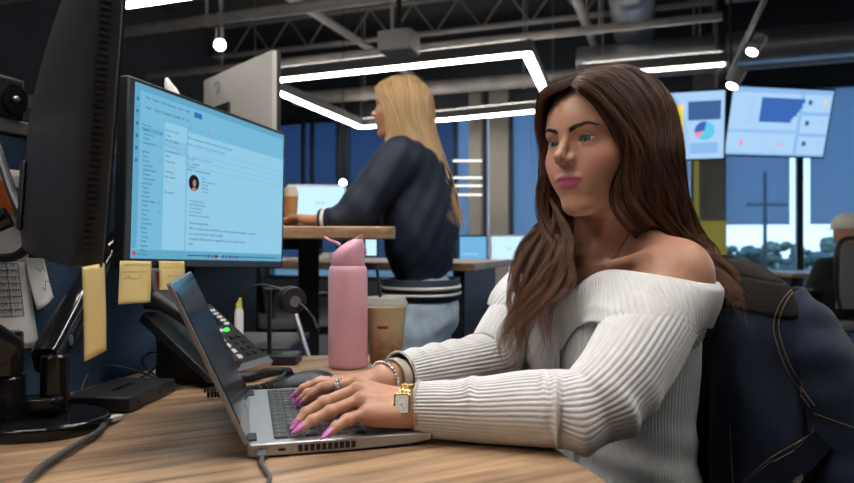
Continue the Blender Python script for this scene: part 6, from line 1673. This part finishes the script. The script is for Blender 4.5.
# ---- the seated man at the right
hm = P(847, 234, 4.5); M_blk = mat('black_jacket', (.014, .015, .018), .85, bump=.3, bscale=200)
def man_field(q):
    d = s_ell(q-f32(hm.x, hm.y, hm.z), (0, 0, 0), (.075, .095, .11)); d = smin(d, s_cap(q, (hm.x, hm.y-.02, hm.z-.08), (hm.x, hm.y-.03, hm.z-.19), .052, .06), .03); return d
MAN = thing('person', 'seated person in a pale cap and black jacket, seen from behind at far right', 'person', (hm.x, hm.y, .47))
v_, f_ = implicit(man_field, (hm.x-.2, hm.y-.25, hm.z-.30), (hm.x+.2, hm.y+.25, hm.z+.2), .007); raw_mesh('body', v_, f_, M_skin, MAN)
def mj_(q):
    d = s_ell(q-f32(hm.x, hm.y-.03, hm.z-.36), (0, 0, 0), (.20, .125, .25))
    for s in (-1, 1): d = smin(d, s_cap(q, (hm.x+s*.17, hm.y-.03, hm.z-.22), (hm.x+s*.24, hm.y+.05, hm.z-.48), .065, .055), .05); d = smin(d, s_cap(q, (hm.x+s*.24, hm.y+.05, hm.z-.48), (hm.x+s*.14, hm.y+.30, hm.z-.42), .055, .042), .03)
    return smin(d, s_cap(q, (hm.x, hm.y-.03, hm.z-.16), (hm.x, hm.y-.03, hm.z-.2), .065, .09), .03)
v_, f_ = implicit(mj_, (hm.x-.4, hm.y-.3, hm.z-.7), (hm.x+.4, hm.y+.45, hm.z-.05), .011); raw_mesh('jacket', v_, f_, M_blk, MAN)
def mt_(q):
    d = s_ell(q-f32(hm.x, hm.y-.0, .52), (0, 0, 0), (.18, .15, .10))
    for s in (-1, 1): d = smin(d, s_cap(q, (hm.x+s*.09, hm.y, .52), (hm.x+s*.11, hm.y+.42, .52), .08, .062), .03); d = smin(d, s_cap(q, (hm.x+s*.11, hm.y+.42, .52), (hm.x+s*.11, hm.y+.42, .05), .06, .05), .02)
    return d
v_, f_ = implicit(mt_, (hm.x-.4, hm.y-.3, -.02), (hm.x+.4, hm.y+.6, .7), .015); raw_mesh('trousers', v_, f_, M_blk, MAN)
M_cap = mat('cream_cap', (.75, .70, .62), .9)
m = MB().grid(lambda a, b2: V(hm.x+.090*math.cos(2*PI*a)*math.sin(PI*.55*b2), hm.y+.112*math.sin(2*PI*a)*math.sin(PI*.55*b2), hm.z+.035+.105*math.cos(PI*.5*b2)), 28, 10, wrap=True); cp = m.build('cap', M_cap, MAN, world=True, smooth=80)
m = MB().prism([(hm.x+.075*math.cos(a), hm.y+.10+.07*math.sin(a)) for a in [PI*k/12 for k in range(13)]], hm.z+.030, hm.z+.036); m.build('peak', M_cap, cp, world=True)
task_chair('grey mesh task chair the seated person in the cap sits on', (hm.x, hm.y+.0, 0), PI, .42, M_cg)
q = P(800, 276, 5.1); t = thing('far_desk', 'far wooden desk by the window in front of the seated person in the cap', 'desk', V(q.x+.80, 5.45, 0))
MB().box((0, 0, q.z), (1.7, .66, .03)).build('tabletop', M_oak2, t, bevel=.003)
for s in (-1, 1): MB().box((s*.8, 0, q.z/2), (.05, .55, q.z-.02)).build('leg', M_black, t)

# ================================================================== the standing colleague
h2 = np.array(P(401, 107, 2.50)); F2 = np.array((-.965, .262, 0)); F2 /= np.linalg.norm(F2); L2 = np.array((-F2[1], F2[0], 0)); U2 = np.array((0, 0, 1.))
R2 = np.stack([L2, F2, U2], 1)
def hw2(p): return h2+R2 @ np.asarray(p, float)
def hl2(p): return (p-h2.astype(np.float32)) @ R2.astype(np.float32)
def t2(l, f, z): return np.array((h2[0], h2[1], 0))+L2*l+F2*f+np.array((0, 0, z))
COLL = thing('person', 'standing blonde woman in a navy bomber jacket and pale jeans, working at the raised desk', 'person', t2(0, -.1, 0))
zsh = h2[2]-.215
wrist2 = np.array(P(325, 219.5, 2.28)); wrist2[2] = zs+.030; elb2 = t2(.23, .07, zs+.075); sh2 = t2(.165, -.045, zsh+.005)
hand2 = wrist2+F2*.09+np.array((0, 0, -.012))
wristR = t2(-.10, .36, zs+.03); elbR = t2(-.235, .08, zs+.075); shR = t2(-.165, -.045, zsh+.005)
def coll_body(q):
    d = head_field(hl2(q)); d = smin(d, s_cap(q, hw2((0, -.02, -.06)), t2(0, -.045, zsh+.04), .048, .052), .02); d = smin(d, s_cap(q, t2(-.08, -.045, zsh), t2(.08, -.045, zsh), .07, .07), .04)
    return d
v1, f1_ = implicit(coll_body, tuple(h2-np.array((.22, .22, .34))), tuple(h2+np.array((.22, .22, .17))), .0032)
def hand_simple(w, s):
    fs = []
    for k in range(4):
        o = w+F2*.075+L2*s*(.028-.018*k)+np.array((0, 0, .006)); fs.append([o, o+F2*.035+np.array((0, 0, .004)), o+F2*.058+np.array((0, 0, -.006)), o+F2*.072+np.array((0, 0, -.018))])
    return dict(w=w, fore=w-F2*.2, fingers=fs, thumb=[w+F2*.03+L2*s*.03, w+F2*.055+L2*s*.045-np.array((0, 0, .008)), w+F2*.075+L2*s*.048-np.array((0, 0, .012)), w+F2*.090+L2*s*.045-np.array((0, 0, .016))])
vh, fh = implicit(hand_field(hand_simple(wrist2, -1))[0], tuple(wrist2-np.array((.22, .12, .06))), tuple(wrist2+np.array((.08, .12, .06))), .0022)
vg, fg = implicit(hand_field(hand_simple(wristR, 1))[0], tuple(wristR-np.array((.22, .12, .06))), tuple(wristR+np.array((.08, .12, .06))), .0026)
def cattr(v):
    q = hl2(v.astype(np.float32)); x, y, z = np.abs(q[:, 0]), q[:, 1], q[:, 2]
    return ((z < -.0528) & (z > -.0762+.0125*(x/.0235)**2.4) & (x < .0232) & (y > .07)).astype(float)*.55
cv = np.concatenate([v1, vh, vg]); raw_mesh('body', cv, np.concatenate([f1_, fh+len(v1), fg+len(v1)+len(vh)]), M_skin, COLL, attrs=dict(lip=cattr(cv)))
for s in (1, -1):
    m = MB().ell(hw2((s*EX, EY, EZ)), ER, nu=20, nv=12); m.use(1).ell(hw2((s*EX, EY+.0072, EZ)), .0058, nu=14, nv=8); m.build('eye', [M_sclera, M_iris], COLL, world=True, smooth=80)
def jacket2(q):
    d = s_ell((q-f32(*t2(0, -.075, zsh-.20))) @ R2.astype(np.float32), (0, 0, 0), (.185, .138, .27))
    d = smin(d, s_cap(q, t2(-.12, -.05, zsh-.01), t2(.12, -.05, zsh-.01), .085, .085), .06)
    for a, b2, c in ((sh2, elb2, wrist2-F2*.045), (shR, elbR, wristR-F2*.045)):
        d = smin(d, s_cap(q, a, b2, .075, .066), .035); d = smin(d, s_cap(q, b2, c, .064, .044), .02)
    z = q[:, 2]
    d = d+.0022*np.sin(z*38+q[:, 0]*54)*np.sin(q[:, 1]*23+z*11)+.002*np.sin(q[:, 0]*83-z*51+q[:, 1]*37)
    hz = zsh-.425
    d = smax(d, hz-z, .01)
    return smax(d, -s_cap(q, t2(0, -.045, zsh+.03), t2(0, -.02, zsh+.20), .062, .10), .012)
jv, jf = implicit(jacket2, tuple(t2(0, .05, zsh-.58)-np.array((.62, .45, 0))), tuple(t2(0, .05, zsh+.14)+np.array((.45, .45, 0))), .0085)
M_bomb = mat('navy_bomber_cloth', (.007, .013, .028), .7, bump=.4, bscale=60, var=.2, vscale=12)
JB = raw_mesh('bomber_jacket', jv, jf, M_bomb, COLL); WM[JB.name] = WM[COLL.name]
M_stripe = mat('rib_stripe_white', (.72, .70, .66), .85)
hz = zsh-.425
def hemring(z0, z1, g, mt, nm):
    m = MB(); rings = []
    for z in (z0, z1):
        rings.append([Vector(t2((.157+g)*math.copysign(abs(math.sin(a))**.8, math.sin(a)), -.078+(.128+g)*math.copysign(abs(math.cos(a))**.8, math.cos(a)), z)) for a in [2*PI*k/60 for k in range(60)]])
    m.rings(rings, cap=False); return m.build(nm, mt, JB, world=True, solid=.004, smooth=80)
hemring(hz-.065, hz+.012, .006, M_bomb, 'hem_band'); hemring(hz-.024, hz-.012, .010, M_stripe, 'hem_stripe'); hemring(hz-.046, hz-.037, .010, M_stripe, 'hem_stripe')
for w, e_ in ((wrist2, elb2), (wristR, elbR)):
    ax = (w-e_)/np.linalg.norm(w-e_); a = Vector(w-F2*.014); F3 = Vector(F2)
    MB().cyl(a-F3*.008, a+F3*.030, .040, .034, 28).build('cuff', M_bomb, JB, world=True); MB().cyl(a+F3*.006, a+F3*.018, .0395, .0375, 28).build('cuff_stripe', M_stripe, JB, world=True)
m = MB().tube(spline([Vector(t2(.060*math.sin(a), -.035+.062*math.cos(a), zsh+.060+.012*math.cos(a+PI))) for a in [2*PI*k/16 for k in range(16)]], 48, closed=True), .018, 8, closed=True); m.build('jacket_collar', M_bomb, JB, world=True)
m = MB().tube(spline([Vector(t2(.054*math.sin(a), -.033+.056*math.cos(a), zsh+.075)) for a in [2*PI*k/16 for k in range(16)]], 48, closed=True), .008, 6, closed=True); m.build('white_neckline', M_stripe, COLL, world=True)
def jeans(q):
    d = s_ell((q-f32(*t2(0, -.085, hz-.10))) @ R2.astype(np.float32), (0, 0, 0), (.165, .130, .15))
    for s in (1, -1):
        d = smin(d, s_cap(q, t2(s*.085, -.085, hz-.15), t2(s*.095, -.055+.03*s, .46), .088, .066), .03); d = smin(d, s_cap(q, t2(s*.095, -.055+.03*s, .46), t2(s*.10, -.09+.03*s, .08), .064, .060), .02)
    return d+.003*np.sin(q[:, 2]*38+q[:, 0]*30)+.002*np.sin(q[:, 2]*70-q[:, 1]*40)
jv, jf = implicit(jeans, tuple(t2(0, -.08, .03)-np.array((.35, .35, 0))), tuple(t2(0, -.08, hz+.05)+np.array((.35, .35, 0))), .010)
raw_mesh('jeans', jv, jf, mat('pale_denim', (.46, .57, .68), .85, var=.25, vscale=18, bump=.4, bscale=300), COLL)
for s in (1, -1):
    q0 = t2(s*.10, -.09+.03*s, 0)
    def sh_(q, q0=q0): return smax(smin(s_cap(q, q0-F2*.06+U2*.045, q0+F2*.13+U2*.034, .042, .036), s_cap(q, q0-F2*.04+U2*.05, q0-F2*.03+U2*.11, .045, .05), .02), -(q[:, 2]-.003), .004)
    v_, f_ = implicit(sh_, tuple(q0-np.array((.25, .2, .02))), tuple(q0+np.array((.25, .2, .2))), .008); raw_mesh('shoe', v_, f_, M_stripe, COLL)
M_blond = hair_mat('blonde_hair', (.38, .22, .09), (.62, .42, .21), (.66, .46, .25), .38)
LB = Locks()
def bg(s):
    return np.array([
     [hw2((.004*s, .080, .084)), hw2((s*.034, .086, .066)), hw2((s*.060, .066, .030)), hw2((s*.074, .040, -.01)), hw2((s*.076, .030, -.06)), hw2((s*.070, .030, -.12)), t2(s*.070, .055, zsh-.02), t2(s*.075, .075, zsh-.09)],
     [hw2((.004*s, .050, .106)), hw2((s*.050, .052, .084)), hw2((s*.078, .030, .040)), hw2((s*.088, .004, -.01)), hw2((s*.088, -.01, -.06)), hw2((s*.086, -.02, -.12)), t2(s*.095, -.05, zsh-.01), t2(s*.11, -.09, zsh-.10)],
     [hw2((.003*s, .000, .116)), hw2((s*.052, -.004, .096)), hw2((s*.084, -.02, .046)), hw2((s*.094, -.03, -.01)), hw2((s*.094, -.04, -.06)), hw2((s*.090, -.075, -.12)), t2(s*.095, -.135, zsh-.06), t2(s*.10, -.20, zsh-.22)],
     [hw2((.002*s, -.060, .105)), hw2((s*.046, -.072, .082)), hw2((s*.074, -.086, .036)), hw2((s*.080, -.092, -.02)), hw2((s*.078, -.100, -.07)), hw2((s*.072, -.120, -.13)), t2(s*.065, -.175, zsh-.08), t2(s*.06, -.232, zsh-.26)],
     [hw2((0, -.095, .070)), hw2((s*.022, -.108, .045)), hw2((s*.034, -.114, .0)), hw2((s*.034, -.116, -.04)), hw2((s*.030, -.120, -.085)), hw2((s*.026, -.138, -.14)), t2(s*.02, -.20, zsh-.10), t2(s*.02, -.242, zsh-.27)]])
for s in (1, -1):
    L = loft(bg(s)); ctr = h2
    for c in range(420):
        s_ = R_.random(); base = bilerp(L, s_); out = base-ctr; out[:, 2] *= np.clip(1-TT*2, 0, 1); out /= np.linalg.norm(out, axis=1)[:, None]
        nb = bilerp(L, min(1, s_+.03))-base; nb /= np.linalg.norm(nb, axis=1)[:, None]+1e-6
        p = base+out*(R_.uniform(-.8, .6)*.010*np.interp(TT, [0, .2, 1], [.3, 1, 1.2]))[:, None]+nb*(R_.normal()*.008*TT)[:, None]+nb*(np.sin(TT*9+s_*8+R_.normal()*.5)*.005*TT)[:, None]
        LB.strand(p[:int(NS*R_.uniform(.86, 1))], R_.uniform(.0011, .0018), tone=float(np.clip(R_.normal(.5, .25), 0, 1)))
push_out(LB, .002, coll_body)
LB.build('hair', M_blond, COLL)
def scalp2(q):
    l = hl2(q); p = np.stack([np.abs(l[:, 0]), l[:, 1], l[:, 2]], 1); d = s_ell(p, (0, -.016, .030), (.0775, .0985, .0795)); d = smin(d, s_ell(p, (0, -.050, -.03), (.070, .062, .075)), .03); return smax(d, -s_ell(p, (0, .100, -.030), (.064, .078, .124)), .01)
v_, f_ = implicit(scalp2, tuple(h2-.16), tuple(h2+.16), .006); raw_mesh('scalp_hair', v_, f_, M_blond, COLL, attrs=dict(tone=np.full(len(v_), .4), along=np.zeros(len(v_))))
